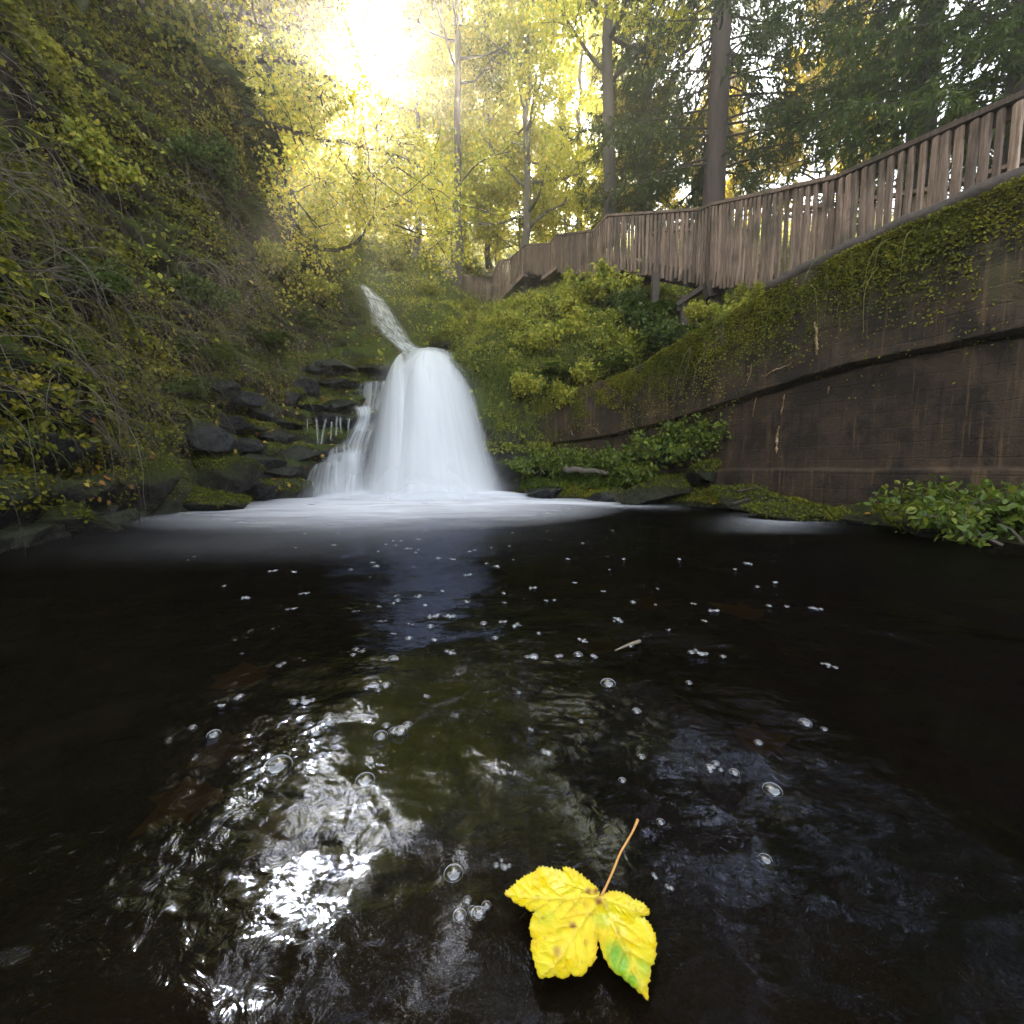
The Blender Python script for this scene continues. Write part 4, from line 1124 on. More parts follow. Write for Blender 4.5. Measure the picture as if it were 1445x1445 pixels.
# the mossy tree whose bare limbs cross in front of the sun
lt = thing('leaning_tree', 'mossy leaning tree with long bare limbs crossing below the sun', 'tree', W(425, 350, 9.7))
LIMBS = [
    ('twig', [(452, 392, 9.9), (490, 420, 9.8), (530, 446, 9.6), (566, 482, 9.3), (590, 520, 9.1)], .012, .003),
    ('twig', [(470, 380, 10.2), (505, 415, 10.1), (525, 455, 9.9), (545, 500, 9.6)], .010, .003),
    ('twig', [(480, 400, 10.1), (520, 420, 10.0), (548, 430, 9.9), (580, 462, 9.8)], .008, .003),
    ('twig', [(462, 410, 9.8), (500, 452, 9.6), (540, 474, 9.4), (590, 488, 9.3)], .009, .003),
    ('trunk', [(428, 360, 9.9), (422, 335, 9.7), (412, 285, 9.4), (401, 240, 9.2), (388, 200, 9.0), (372, 168, 8.9), (350, 135, 8.9)], .085, .03),
    ('limb', [(330, 160, 8.7), (360, 170, 8.7), (388, 178, 8.7), (420, 187, 8.7), (455, 195, 8.7), (505, 205, 8.8), (540, 213, 8.9), (575, 228, 9.1), (606, 242, 9.3), (625, 262, 9.4)], .07, .018),
    ('limb', [(424, 345, 9.8), (432, 332, 9.7), (441, 345, 9.5), (455, 351, 9.4), (478, 352, 9.3), (498, 345, 9.3), (512, 331, 9.3), (524, 311, 9.4), (545, 294, 9.6), (575, 286, 9.9), (610, 287, 10.2), (650, 289, 10.6), (690, 299, 11)], .05, .012),
    ('limb', [(538, 316, 9.6), (560, 318, 9.8), (580, 326, 10), (605, 333, 10.2), (630, 327, 10.4), (656, 331, 10.6)], .022, .008),
    ('limb', [(300, 105, 8.2), (330, 95, 8.2), (352, 87, 8.2), (385, 84, 8.2), (415, 87, 8.3), (432, 94, 8.4), (437, 112, 8.4), (436, 130, 8.4)], .05, .018),
    ('limb', [(430, 92, 8.4), (452, 104, 8.5), (475, 118, 8.6), (498, 128, 8.8)], .022, .008),
    ('limb', [(392, 172, 8.7), (410, 160, 8.6), (432, 148, 8.6), (448, 138, 8.6), (462, 128, 8.7)], .035, .012),
    ('limb', [(360, 108, 8.4), (395, 104, 8.4), (430, 103, 8.5), (470, 112, 8.6)], .016, .008),
    ('limb', [(596, 12, 9.5), (585, 45, 9.5), (567, 90, 9.5), (550, 135, 9.5), (531, 178, 9.5)], .014, .010),
    ('limb', [(400, 245, 9.2), (420, 285, 9.2), (440, 310, 9.3), (460, 330, 9.4)], .025, .008),
    ('limb', [(450, 200, 9.0), (475, 232, 9.1), (495, 258, 9.3), (512, 280, 9.5)], .014, .006),
    ('limb', [(520, 175, 9.2), (550, 195, 9.6), (575, 212, 9.8), (592, 222, 10)], .012, .006),
    ('limb', [(640, 275, 11), (665, 240, 11.2), (690, 222, 11.5), (720, 214, 11.8)], .02, .01),
    ('limb', [(455, 197, 8.7), (480, 225, 8.5), (505, 250, 8.4), (530, 280, 8.4)], .016, .006),  # added limb: its leaves keep sun glitter off the pool
    ('limb', [(505, 206, 8.8), (520, 240, 8.4), (550, 265, 8.2), (585, 290, 8.1)], .016, .006),  # added likewise, leaves stand between sun and water
    ('limb', [(420, 190, 8.7), (440, 225, 8.4), (455, 260, 8.2), (480, 290, 8.0)], .016, .006),  # another limb added to block direct sun on the pool
    ('limb', [(540, 214, 8.9), (560, 235, 8.6), (590, 255, 8.5), (620, 280, 8.6)], .014, .006),  # added with those above to cut the sun's glitter
    ('limb', [(410, 185, 8.7), (420, 215, 8.2), (430, 240, 7.9), (440, 262, 7.7)], .014, .006),
    ('limb', [(345, 20, 8.6), (350, 50, 8.5), (330, 85, 8.3), (320, 130, 8.2)], .03, .015),
    ('limb', [(270, 20, 7.6), (295, 60, 7.8), (325, 95, 8.0)], .03, .015),
    ('limb', [(425, 350, 9.75), (420, 375, 9.6), (421, 400, 9.3)], .05, .03),
]
rng = np.random.default_rng(44)
tw_all = []
for nm, pts, r0, r1 in LIMBS:
    P = catmull([W(*p) for p in pts], 8 * len(pts))
    P = P + .02 * fbm(P * 3, 4, 3)[:, None] + np.stack([fbm(P * 4, s, 2) for s in (1, 2, 3)], 1) * r0 * .35
    mb = MB().add(*tube(P, np.linspace(r0, r1, len(P)) * (1 + .15 * fbm(P * 9, 6, 2)), 8))
    for k in range(int(len(P) / 6)):
        p, d = at(P, rng.uniform(.15, 1)); e = curve(p, d * .6 + rng.normal(size=3) * .8 + [0, 0, .15], rng.uniform(.4, 1.1), 7, .22, -.02, rng)
        if nm == 'twig':
            mb.add(*tube(p + (e - p) * .45, np.linspace(.005, .002, 7), 3)); continue
        mb.add(*tube(e, np.linspace(.012, .003, 7), 4)); tw_all.append(e[2:])
        for _ in range(3):
            p3, d3 = at(e, rng.uniform(.3, 1)); e3 = curve(p3, d3 + rng.normal(size=3) * .7, rng.uniform(.2, .5), 5, .2, -.04, rng)
            mb.add(*tube(e3, np.linspace(.005, .002, 5), 3)); tw_all.append(e3)
    mb.build(nm, M['bark_moss'], lt)
Pc = crown_points(tw_all, 14000, rng, .16)
V, F, r = leaves(Pc, .058, rng, MAPLE)
build('crown', V, F, M['leaf_yellow'], lt, False, {'rnd': r})

# the ivy-clad trunk and the spruces on the right
tI = broadleaf('ivy_clad_tree', 'tall tree with a pale straight trunk standing just behind the boardwalk bend', 207, 19, .19, 26, 3.4, 17000, .12, M['leaf_yellow'], M['bark'], W(858, 345, 13.6), None, .2, rot=.4, wig=.006)

def spruce(name, label, seed, H, R0, Lmax, z0, loc, step=.40, scale=1.0, rot=0, front=None):
    rng = np.random.default_rng(seed)
    z = np.linspace(0, H, 20); tr = np.stack([.03 * np.sin(z * .5), .03 * np.cos(z * .4), z], 1)
    mb = MB().add(*tube(tr, R0 * (1 - .93 * np.linspace(0, 1, 20)) * np.where(np.arange(20) == 0, 1.25, 1), 12))
    VP, VY, VN = [], [], []
    zz = z0; kk = 0
    while zz < H - .3:
        L0 = Lmax * (1 - (zz / H) ** 1.3) * np.interp(zz, [z0, z0 + 2], [.75, 1]) + .3
        for b in range(6):
            az = kk * .7 + b * TAU / 6 + rng.normal() * .25; L = L0 * rng.uniform(.65, 1.12)
            zb = zz + rng.uniform(-.15, .15)
            if front is not None and math.cos(az - front) > .72 and rng.random() < .85: continue
            d = np.array([math.cos(az), math.sin(az), rng.uniform(.0, .15)])
            s = np.linspace(0, 1, 10)[:, None]
            P = np.array([0, 0, zb]) + d * L * s + np.array([0, 0, 1]) * (-.42 * L * s ** 1.3 + .22 * L * s ** 3.2)
            P[:, :2] += np.cumsum(rng.normal(size=(10, 2)) * .025 * L / 3, 0)
            mb.add(*tube(P, np.linspace(.03 * (1 - zb / H) + .012, .005, 10), 4, False))
            nb = int(L / .085)
            for q in range(nb):
                f = rng.uniform(.18, 1); p, t = at(P, f)
                sd_ = (1 if q % 2 else -1); lat = np.array([-t[1], t[0], 0]) * sd_
                dd = unit(lat * rng.uniform(.4, 1) + t * rng.uniform(.3, .8) + np.array([0, 0, -rng.uniform(.25, 1.3)]))
                l = rng.uniform(.25, .62) * (1.15 - .45 * f) * min(1, L / 2)
                m = int(l / .032)
                w = (np.arange(m) + rng.random(m)) / m
                q_ = p + dd * l * w[:, None] + np.array([0, 0, -.12]) * (w ** 2)[:, None] * l
                VP.append(q_); VY.append(np.repeat((dd + np.array([0, 0, -.25]))[None], m, 0))
        zz += step * rng.uniform(.8, 1.2); kk += 1
    t = thing(name, label, 'tree', (0, 0, 0))
    mb.build('trunk', M['bark_spruce'], t)
    P = np.concatenate(VP); Y = np.concatenate(VY)
    V, F, r = leaves(P, .16, rng, (KITE[0] * np.array([.34, 1, 1]), KITE[1]), Y=Y, spread=1.1)
    build('crown', V, F, M['needle'], t, False, {'rnd': r})
    t.location = tuple(loc); t.scale = (scale,) * 3; t.rotation_euler[2] = rot
    return t
sA = spruce('spruce_tree', 'big dark spruce with a thick bare trunk right behind the boardwalk', 301, 20, .30, 4.2, 1.9, W(1004, 345, 12.6), front=math.atan2(-.92, -.42))
again(sA, W(905, 360, 15.5), 1.4, .62, 'smaller dark spruce between the pale trunk and the big spruce')
again(sA, W(1290, 330, 10.2), 2.2, .95, 'spruce whose drooping boughs hang over the boardwalk at the right')
again(sA, W(1420, 330, 8.0), 4.2, .8, 'spruce beyond the near end of the boardwalk')
again(sA, W(1700, 250, 6.5), 5.9, .9, 'spruce at the far right side of the walk')

# ------------------------------------------------------------------ shrubs, ferns, plants on the banks
def shrub(name, label, seed, n_stem, H, n_leaf, size, lm, loc, tpl=OVAL, group=None, spread=.6, jit=.05):
    rng = np.random.default_rng(seed); mb = MB(); tw = []
    for k in range(n_stem):
        az = k * 2.4; el = rng.uniform(.5, 1.4)
        d = np.array([math.cos(az) * math.cos(el), math.sin(az) * math.cos(el), math.sin(el)])
        b = curve(rng.normal(size=3) * [.12, .12, 0], d, H * rng.uniform(.7, 1.2), 8, .12, -.06 * spread, rng)
        mb.add(*tube(b, np.linspace(.014, .004, 8), 4)); tw.append(b[3:])
        for j in range(7):
            p, dd = at(b, rng.uniform(.2, 1)); c = curve(p, dd + rng.normal(size=3) * .8, H * .4, 6, .2, -.05, rng)
            mb.add(*tube(c, np.linspace(.006, .002, 6), 3)); tw.append(c[1:])
    t = thing(name, label, 'shrub', (0, 0, 0), group)
    mb.build('stems', M['bark'], t)
    V, F, r = leaves(crown_points(tw, n_leaf, rng, jit), size, rng, tpl)
    build('foliage', V, F, lm, t, False, {'rnd': r})
    t.location = tuple(loc)
    return t
sh1 = shrub('shrub', 'bushy yellow green shrub just below the bend of the boardwalk', 401, 14, .62, 2900, .088, M['shrub'], W(850, 432, 9.7))
sh2 = shrub('shrub', 'leafy light green bush spilling over the mossy ledge below the boardwalk', 402, 12, .52, 2200, .078, M['shrub'], W(720, 482, 10.0))
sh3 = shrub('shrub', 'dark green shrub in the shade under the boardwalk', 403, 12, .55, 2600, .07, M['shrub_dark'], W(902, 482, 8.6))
SHR = [
    (sh1, 790, 462, 9.7, .85, 'broad yellow green shrub left of the boardwalk bend'),
    (sh1, 740, 458, 10.8, .8, 'yellow green shrub under the second flight of stairs'),
    (sh1, 815, 490, 9.2, .85, 'full round shrub in the middle of the bank right of the fall'),
    (sh2, 770, 500, 9.0, .9, 'light green shrub hanging towards the fall at half its height'),
    (sh2, 690, 495, 9.7, .75, 'low shrub right beside the lip of the fall'),
    (sh1, 870, 500, 8.6, .7, 'shrub drooping over the left end of the mossy wall ledge'),
    (sh2, 835, 545, 8.4, .75, 'green plant spilling down the wall below the ledge'),
    (sh2, 745, 560, 8.5, .75, 'yellowing shrub hanging over the dark hollow right of the fall'),
    (sh2, 795, 575, 8.4, .7, 'golden leaved bush above the white crust on the wall'),
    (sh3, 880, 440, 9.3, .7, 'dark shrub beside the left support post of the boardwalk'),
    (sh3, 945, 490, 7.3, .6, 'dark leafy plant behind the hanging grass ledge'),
    (sh2, 1045, 432, 7.2, .45, 'green plant between the support posts and the coping'),
    (sh2, 1072, 422, 6.3, .32, 'small leafy plant in front of the picket feet at the coping'),
    (sh2, 990, 455, 6.9, .5, 'small bright plant on the ledge under the brace'),
    (sh1, 636, 452, 13.2, .6, 'pale yellow shrub right of the upper chute'),
    (sh1, 606, 425, 15.0, .8, 'golden hazy shrub beside the top half of the chute'),
    (sh1, 665, 478, 11.6, .7, 'shrub below the far stairs of the boardwalk'),
    (sh1, 560, 385, 17.5, 1.2, 'hazy shrub just above the right of the chute top'),
    (sh1, 600, 390, 20, 1.1, 'hazy bush at the foot of the birches'),
    (sh1, 480, 385, 15.5, 1.1, 'olive shrub left of the chute top'),
    (sh1, 655, 392, 24, 1.3, 'dark hazy bush behind the lower railing'),
    (sh1, 520, 370, 20, 1.3, 'bush on the skyline above the chute'),
    (sh2, 455, 425, 9.6, .8, 'mossy green shrub on the left bank above the rock ledge'),
    (sh2, 395, 385, 8.5, .8, 'leafy shrub below the foot of the leaning tree'),
    (sh3, 300, 250, 6.9, .8, 'dark shrub high on the left bank'),
    (sh2, 330, 170, 8.2, .9, 'yellow green shrub under the arching limb'),
    (sh3, 285, 430, 6.2, .6, 'dark green plant halfway down the left bank'),
    (sh2, 275, 120, 7.5, .9, 'bright shrub at the top edge of the left bank'),
    (sh3, 270, 560, 5.7, .5, 'low dark plant above the mossy boulder'),
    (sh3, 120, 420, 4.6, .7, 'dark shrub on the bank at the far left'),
    (sh2, 110, 250, 5.1, .8, 'green shrub high at the far left'),
    ]
rng = np.random.default_rng(9)
for src, px, py, Y, s, lb in SHR:
    again(src, W(px, py, Y), rng.uniform(0, 6.28), s, lb)
nt1 = shrub('nettle_bush', 'bright green leafy bush leaning out over the rock at the foot of the wall', 404, 14, .62, 1500, .085, M['nettle'], W(955, 655, 6.6), OVAL)
for px, py, Y, s, lb in [(900, 668, 7.0, .85, 'yellowish leafy plant left of the bright bush at the wall foot'), (985, 640, 6.2, .7, 'nettle topped plant reaching up the wall right of the bright bush')]:
    again(nt1, W(px, py, Y), rng.uniform(0, 6), s, lb)
nt2 = shrub('nettle_patch', 'low patch of green nettles nearest to the fall at the wall foot', 405, 14, .36, 1300, .06, M['nettle'], W(760, 668, 7.9), OVAL)
for px, py, Y, s, lb in [(800, 664, 7.8, 1, 'low green nettles in the middle of the ledge at the wall foot'), (840, 666, 7.6, 1, 'low green nettles left of the yellowish plant'), (872, 664, 7.35, .9, 'nettles touching the yellowish plant at the wall foot'), (1310, 742, 3.6, .9, 'nettles beyond the flat mossy slab on the right shore'), (1400, 760, 3.1, 1.0, 'nettles at the far right shore beside the mossy boulder')]:
    again(nt2, W(px, py, Y), rng.uniform(0, 6), s, lb)

def fern(label, loc, seed, n=9, L=.55, mat='shrub_dark', group=None):
    rng = np.random.default_rng(seed); VP, VY, S = [], [], []; mb = MB()
    for k in range(n):
        az = k * TAU / n + rng.normal() * .2; el = rng.uniform(.5, 1.1)
        b = curve([0, 0, 0], [math.cos(az) * math.cos(el), math.sin(az) * math.cos(el), math.sin(el)], L * rng.uniform(.8, 1.2), 16, .03, -.13, rng)
        mb.add(*tube(b, np.linspace(.005, .0015, 16), 3))
        T = unit(np.gradient(b, axis=0)); X = unit(np.cross(T, [0, 0, 1.]))
        for i in range(2, 16):
            for s in (-1, 1):
                for h in (0, .5):
                    VP.append(b[i] - T[i] * h * L / 15); VY.append(X[i] * s + T[i] * .45); S.append(.26 * L * math.sin(math.pi * (i - .5) / 15.5) ** .8 + .01)
    t = thing('fern', label, 'fern', (0, 0, 0), group); mb.build('stalks', M['grass'], t)
    V, F, r = leaves(np.array(VP), np.array(S), rng, (KITE[0] * np.array([.5, 1, 1]), KITE[1]), Y=np.array(VY), N=np.array([0, 0, 2.5]), spread=.2)
    build('fronds', V, F, M[mat], t, False, {'rnd': r}); t.location = tuple(loc)
    return t
f1 = fern('drooping fern on the left bank beside the bare grey twigs', W(330, 305, 8.0), 1, 11, .75)
for px, py, Y, s, lb in [(360, 200, 8.6, 1.0, 'grey green fern below the long limb'), (300, 120, 7.7, 1.1, 'fern near the top of the left bank'), (430, 455, 8.9, .7, 'fern above the leaf strewn ledge'),
                         (290, 500, 6.0, .7, 'dark fern low on the left bank'), (900, 455, 8.8, .8, 'fern in the shade left of the support posts'), (925, 440, 9.0, .9, 'fern hanging at the left support post'),
                         (935, 480, 7.6, .7, 'fern behind the hanging grass on the wall top'), (700, 515, 9.4, .7, 'fern on the mossy rock right of the fall'), (865, 520, 8.2, .7, 'fern on the left end of the ledge'),
                         (790, 530, 8.7, .8, 'fern in the middle of the right bank'), (370, 480, 7.7, .7, 'fern among the roots of the left bank')]:
    again(f1, W(px, py, Y), rng.uniform(0, 6), s, lb)

# ------------------------------------------------------------------ ground cover (nobody could count it)
def cover(name, VN, n, size, mat, seed, label, mask=None, off=.05, tpl=KITE, thr=.45, tuft=1.2):
    rng = np.random.default_rng(seed)
    P, N = sample(VN, n, rng, mask)
    d = vnoise(P * tuft, seed) * .6 + vnoise(P * tuft * 3, seed + 1) * .4
    keep = d + rng.normal(size=n) * .07 > thr
    P, N, d = P[keep], N[keep], d[keep]
    h = np.clip(d - thr, 0, 1) * off * 4
    P = P + N * (h * rng.random(len(P)))[:, None] + np.array([0, 0, .5]) * (h * rng.random(len(P)))[:, None]
    V, F, r = leaves(P, size, rng, tpl, Y=N * .6 + np.array([0, 0, -.3]) + rng.normal(size=(len(P), 3)) * .6, N=N + np.array([0, 0, .7]), spread=.8)
    r = np.clip(r * .7 + .3 * np.repeat(vnoise(P * .9, seed + 3), len(tpl[0])), 0, 1)
    return tag(build(name, V, F, M[mat], None, False, {'rnd': r}), label, 'ground cover', kind='stuff')

def blades(name, VN, n, L, mat, seed, label, mask=None, thr=.5, hang=.6, w=.006, m=6, tuft=1.4, stiff=.5):
    rng = np.random.default_rng(seed)
    P, N = sample(VN, n, rng, mask)
    keep = vnoise(P * tuft, seed) + rng.normal(size=n) * .06 > thr
    P, N = P[keep], N[keep]; k = len(P)
    d = unit(N * 1.0 + np.array([0, 0, stiff]) + rng.normal(size=(k, 3)) * .45)
    l = L * rng.uniform(.45, 1.3, k)
    pts = [P]
    for i in range(m - 1):
        d = unit(d + np.array([0, 0, -hang]) * (i + 1) / m + rng.normal(size=(k, 3)) * .10)
        pts.append(pts[-1] + d * (l / (m - 1))[:, None])
    Q = np.stack(pts, 1)
    R = w * rng.uniform(.6, 1.3, (k, 1)) * np.linspace(1, .3, m)[None]
    V, F = tubes(Q, R, 3)
    return tag(build(name, V, F, M[mat], None, True, {'rnd': np.repeat(rng.random(k), m * 3)}), label, 'ground cover', kind='stuff')

def above(z): return lambda C: (C[..., 2] > z) * 1.0
def band_px(x0, x1, y0, y1, z=.3):
    def f(C):
        x, y = px_of(C)
        return ((x > x0) & (x < x1) & (y > y0) & (y < y1) & (C[..., 2] > z)) * 1.0 + 1e-9
    return f
def lb_mask(C):
    x, y = px_of(C)
    lim = np.interp(x, [250, 330, 400, 480, 560], [640, 560, 520, 500, 480])
    return np.clip((lim - y) / 60, 0, 1) * (C[..., 2] > .5) * (C[..., 1] > 1.0) * off_channel(C) + 1e-9
cover('moss_cover', left_bank, 130000, .05, 'moss_leaf', 501, 'moss and small leaves covering the left bank', lb_mask, .07, KITE, .49, 1.3)
cover('moss_tufts', left_bank, 60000, .032, 'moss_leaf', 502, 'moss tufts on the rocks of the left shore', band_px(-200, 480, 400, 720, .15), .03, KITE, .52, 2.0)
cover('ivy_cover', left_bank, 12000, .075, 'shrub', 508, 'larger ivy and bramble leaves on the left bank', lambda C: lb_mask(C) * (.12 + (px_of(C)[0] < 250) + 1.0 * (px_of(C)[1] < 130)), .10, OVAL, .52, 1.7)
cover('bramble_cover', right_bank, 30000, .095, 'shrub', 509, 'larger bramble leaves on the right bank', lambda C: (C[..., 2] > 1.0) & off_channel(C) & ~((C[..., 1] < 6.4) & (C[..., 0] > 2.9)), .14, OVAL, .5, 1.5)
blades('dry_grass', left_bank, 6000, .38, 'dry', 519, 'dry brown grass matted on the left bank', lb_mask, .44, .8, .004, 6, 1.3)
blades('dry_twigs', left_bank, 2400, .85, 'dry', 503, 'grey dry roots and twigs trailing down the left bank', band_px(-100, 450, 200, 440), .47, .75, .005, 8, 1.0, .1)
blades('hanging_roots', left_bank, 800, 1.0, 'dry', 507, 'thin roots hanging under the left bank over the rocks', band_px(-100, 500, 440, 600), .45, 1.0, .004, 8, 1.5, -.2)
blades('bank_grass', left_bank, 5200, .42, 'grass', 504, 'drooping grass on the left bank', lb_mask, .5, .7, .0045, 6, 1.6)
cover('hillside_cover', back_slope, 110000, .085, 'shrub', 505, 'low plants covering the hillside behind the fall', lambda C: (C[..., 2] > 2.4) * (C[..., 1] < 40) * off_channel(C), .12, KITE, .38, .9)
blades('hillside_grass', back_slope, 7000, .6, 'grass', 506, 'pale long grass on the slope beside the chute', lambda C: (C[..., 2] > 2.6) * (C[..., 1] < 20) * off_channel(C), .45, .5, .006, 6)
def rb_mask(C):
    return ((C[..., 2] > .8) & off_channel(C) & ~((C[..., 1] < 6.4) & (C[..., 0] > 2.9)) & ~((px_of(C)[0] < 690) & (px_of(C)[1] > 520))) * 1.0 + 1e-9
cover('embankment_cover', right_bank, 130000, .055, 'shrub', 511, 'small leafed plants covering the right bank', rb_mask, .17, KITE, .50, 1.5)
blades('bank_grass', right_bank, 9000, .5, 'grass', 512, 'long grass hanging down the right bank', rb_mask, .5, .8, .004, 7, 1.6, .2)
blades('hanging_dry_grass', right_bank, 2600, .55, 'grass', 520, 'pale dead grass hanging over the dark hollow right of the fall', band_px(690, 900, 470, 610, .5), .42, 1.1, .0045, 8, 2.2, -.1)
blades('dead_stems', right_bank, 1800, .5, 'dry', 521, 'bare dead stems among the shrubs of the right bank', rb_mask, .5, .25, .004, 6, 1.1, .8)
def ledge(C):
    x, y = px_of(C); e = np.interp(x, [690, 760, 820, 900, 960, 1000, 1100, 1190, 1300], [520, 545, 548, 518, 488, 466, 414, 372, 320])
    return np.exp(-((y - e) / 14.0) ** 2) * (C[..., 2] > 1.2) * np.clip((1130 - x) / 40, .04, 1) + 1e-9
blades('ledge_grass', right_bank, 8000, .24, 'grass', 513, 'green grass hanging over the mossy top of the wall', ledge, .30, .9, .004, 7, 2.0, .2)
cover('ledge_moss', right_bank, 40000, .035, 'nettle', 514, 'bright moss and small leaves along the wall top', ledge, .06, KITE, .32, 2.0)
cover('shore_moss', right_shore, 60000, .022, 'moss_leaf', 515, 'moss on the flat rocks of the right shore', lambda C: (C[..., 2] > .05) * 1.0, .02, KITE, .5, 2.2)
cover('shore_plants', right_shore, 26000, .06, 'nettle', 516, 'low green plants along the foot of the wall', band_px(730, 930, 640, 690, .12), .16, OVAL, .36, 2.0)

# moss hanging on the upper part of the wall
WN = grid_normals(WV[:, :nz]); WN = WN * np.sign(np.sum(WN * (np.array([0, 3, .5]) - WV[:, :nz]), -1, keepdims=True))
def wmask(C):
    tz = np.interp(C[..., 1], [0, 4.6, 5.2, 6.1, 7.3, 8.3, 9], [2.8, 2.66, 2.6, 2.42, 2.15, 1.95, 1.6])
    return np.exp(-np.clip(tz - C[..., 2], 0, 9) / .22) * (C[..., 1] > 1)
cover('wall_moss', (WV[:, :nz], WN), 60000, .028, 'moss_leaf', 517, 'moss clinging to the upper edge of the concrete wall', wmask, .05, KITE, .42, 2.2)
blades('trailing_stems', (WV[:, :nz], WN), 60, .7, 'grass', 518, 'thin stems trailing down the face of the wall', lambda C: wmask(C) ** 3, .35, 1.4, .004, 9, 1.2, -.3)

# fallen leaves on ledges and shore
def litter(VN, n, mask, seed, size=.06):
    rng = np.random.default_rng(seed); P, N = sample(VN, n, rng, mask)
    up = unit(N + np.array([0, 0, .8])); P = P + up * .02
    return leaves(P, size, rng, MAPLE, Y=np.cross(up, rng.normal(size=(n, 3))), N=up * 2.5, spread=.3)
mb = MB()
for VN, n, mk, sd_ in [(left_bank, 420, band_px(250, 570, 470, 600), 1), (left_bank, 220, band_px(100, 480, 590, 715, .05), 2), (right_shore, 160, lambda C: (C[..., 2] > .04) * 1.0, 3), (left_bank, 160, band_px(250, 480, 150, 480), 4)]:
    V, F, r = litter(VN, n, mk, sd_); mb.add(V, F, rnd=r)
tag(mb.build('fallen_leaves', M['litter'], None, False), 'orange and yellow leaves fallen on the ledges and shore', 'fallen leaves', kind='stuff')

# stick lying at the wall foot, and pale sticks on the mossy slab
def stick(label, pts, r, mat):
    P = catmull([W(*p) for p in pts], 14); P = P + .3 * r * np.random.default_rng(len(label)).normal(size=P.shape)
    o = build('stick', P[:0], [], None) if False else None
    V, F = tube(P, np.linspace(r, r * .6, 14), 7)
    c = V.mean(0); o = build('stick', V - c, F, M[mat]); o.location = tuple(c)
    tag(o, label, 'stick')
stick('dark broken branch lying below the nettles', [(796, 662, 7.3), (830, 664, 7.1), (858, 668, 6.95)], .05, 'bark')
stick('pale stick lying on the mossy slab, the upper one', [(1040, 694, 5.0), (1056, 691, 4.95), (1072, 688, 4.95)], .016, 'dry')
stick('pale stick lying on the mossy slab, the one nearer the water', [(1034, 712, 4.75), (1046, 708, 4.75), (1058, 703, 4.75)], .02, 'dry')
stick('bare root hanging slantwise across the concrete wall', [(975, 490, 6.05), (966, 530, 6.15), (958, 560, 6.2), (945, 583, 6.3)], .010, 'dry')
stick('thin pale stem hanging on the wall right of the slanting root', [(996, 480, 5.85), (992, 520, 5.9), (983, 552, 5.98)], .007, 'dry')

# ------------------------------------------------------------------ the yellow leaf on the water
OUT = [(915, 640), (905, 590), (870, 555), (820, 510), (770, 465), (720, 440), (670, 435), (678, 468), (630, 450), (570, 432), (515, 430), (490, 465), (440, 485), (400, 510), (350, 550), (320, 580), (285, 610), (330, 640),
       (375, 680), (425, 700), (440, 720), (490, 735), (470, 770), (455, 810), (455, 870), (475, 910), (460, 950), (470, 1010), (485, 1070), (500, 1120), (505, 1150), (520, 1175), (560, 1165), (625, 1155), (650, 1170), (700, 1165),
       (725, 1140), (780, 1160), (820, 1142), (840, 1100), (880, 1070), (895, 1010), (900, 950), (903, 900), (915, 960), (930, 1010), (960, 1070), (1000, 1130), (1060, 1170), (1110, 1215), (1150, 1245), (1195, 1285), (1235, 1325),
       (1235, 1270), (1230, 1215), (1250, 1160), (1250, 1100), (1280, 1050), (1285, 980), (1288, 910), (1265, 850), (1235, 800), (1180, 765), (1225, 762), (1248, 742), (1225, 700), (1180, 665), (1130, 650), (1100, 625), (1050, 605), (1000, 600), (960, 615), (935, 635)]
def lz(X, Y): return WZ(650 + .21453 * X, 1130 + .21453 * Y, .014)
rng = np.random.default_rng(3)
ol = np.array([lz(*p)[:2] for p in OUT])
dense = []
for k in range(len(ol)):
    a, b = ol[k], ol[(k + 1) % len(ol)]; nrm = np.array([b[1] - a[1], a[0] - b[0]])
    dense.append(a)
    for f, s in ((.3, .0), (.55, .16), (.72, -.06)): dense.append(a + (b - a) * f + nrm * s * rng.uniform(.5, 1.4) * (1 if np.linalg.norm(b - a) < .05 else .4))
dense = np.array(dense)
g0, g1 = dense.min(0), dense.max(0)
st = .0022
gxs = np.arange(g0[0], g1[0], st); gys = np.arange(g0[1], g1[1], st)
pts = np.stack(np.meshgrid(gxs, gys, indexing='ij'), -1).reshape(-1, 2) + rng.uniform(-.3, .3, (len(gxs) * len(gys), 2)) * st
nb = len(dense)
allp = [Vector(p) for p in dense] + [Vector(p) for p in pts]
res = geometry.delaunay_2d_cdt(allp, [(i, (i + 1) % nb) for i in range(nb)], [], 1, 1e-6)
lv = np.array([v[:] for v in res[0]]); lf = np.array([f[:] for f in res[2]])
J = lz(925, 640)[:2]
tips = [lz(*p)[:2] for p in [(300, 612), (540, 1150), (1225, 1310), (1235, 740), (520, 440)]]
sub = []
for tpt in tips:
    ax = tpt - J
    sub.append((J, tpt, 1.0))
    for f in (.22, .38, .54, .70, .84):
        p = J + ax * f
        for s in (-1, 1):
            ang = s * .75; R = np.array([[math.cos(ang), -math.sin(ang)], [math.sin(ang), math.cos(ang)]])
            sub.append((p, p + R @ ax * .30 * (1.1 - f * .6), .55))
dv = np.full(len(lv), 9.0); wv = np.zeros(len(lv))
for a, b, w in sub:
    e = b - a; t = np.clip(((lv - a) @ e) / (e @ e), 0, 1); d = np.linalg.norm(lv - a - t[:, None] * e, axis=1)
    wv = np.maximum(wv, w * np.exp(-(d / (.0016 * (1.3 - .6 * t))) ** 2))
L3 = np.concatenate([lv, 0 * lv[:, :1]], 1)
rel = lv - J
bend = .008 * fbm(L3 * 18, 5, 3) + .0022 * fbm(L3 * 90, 6, 2) - .0026 * wv
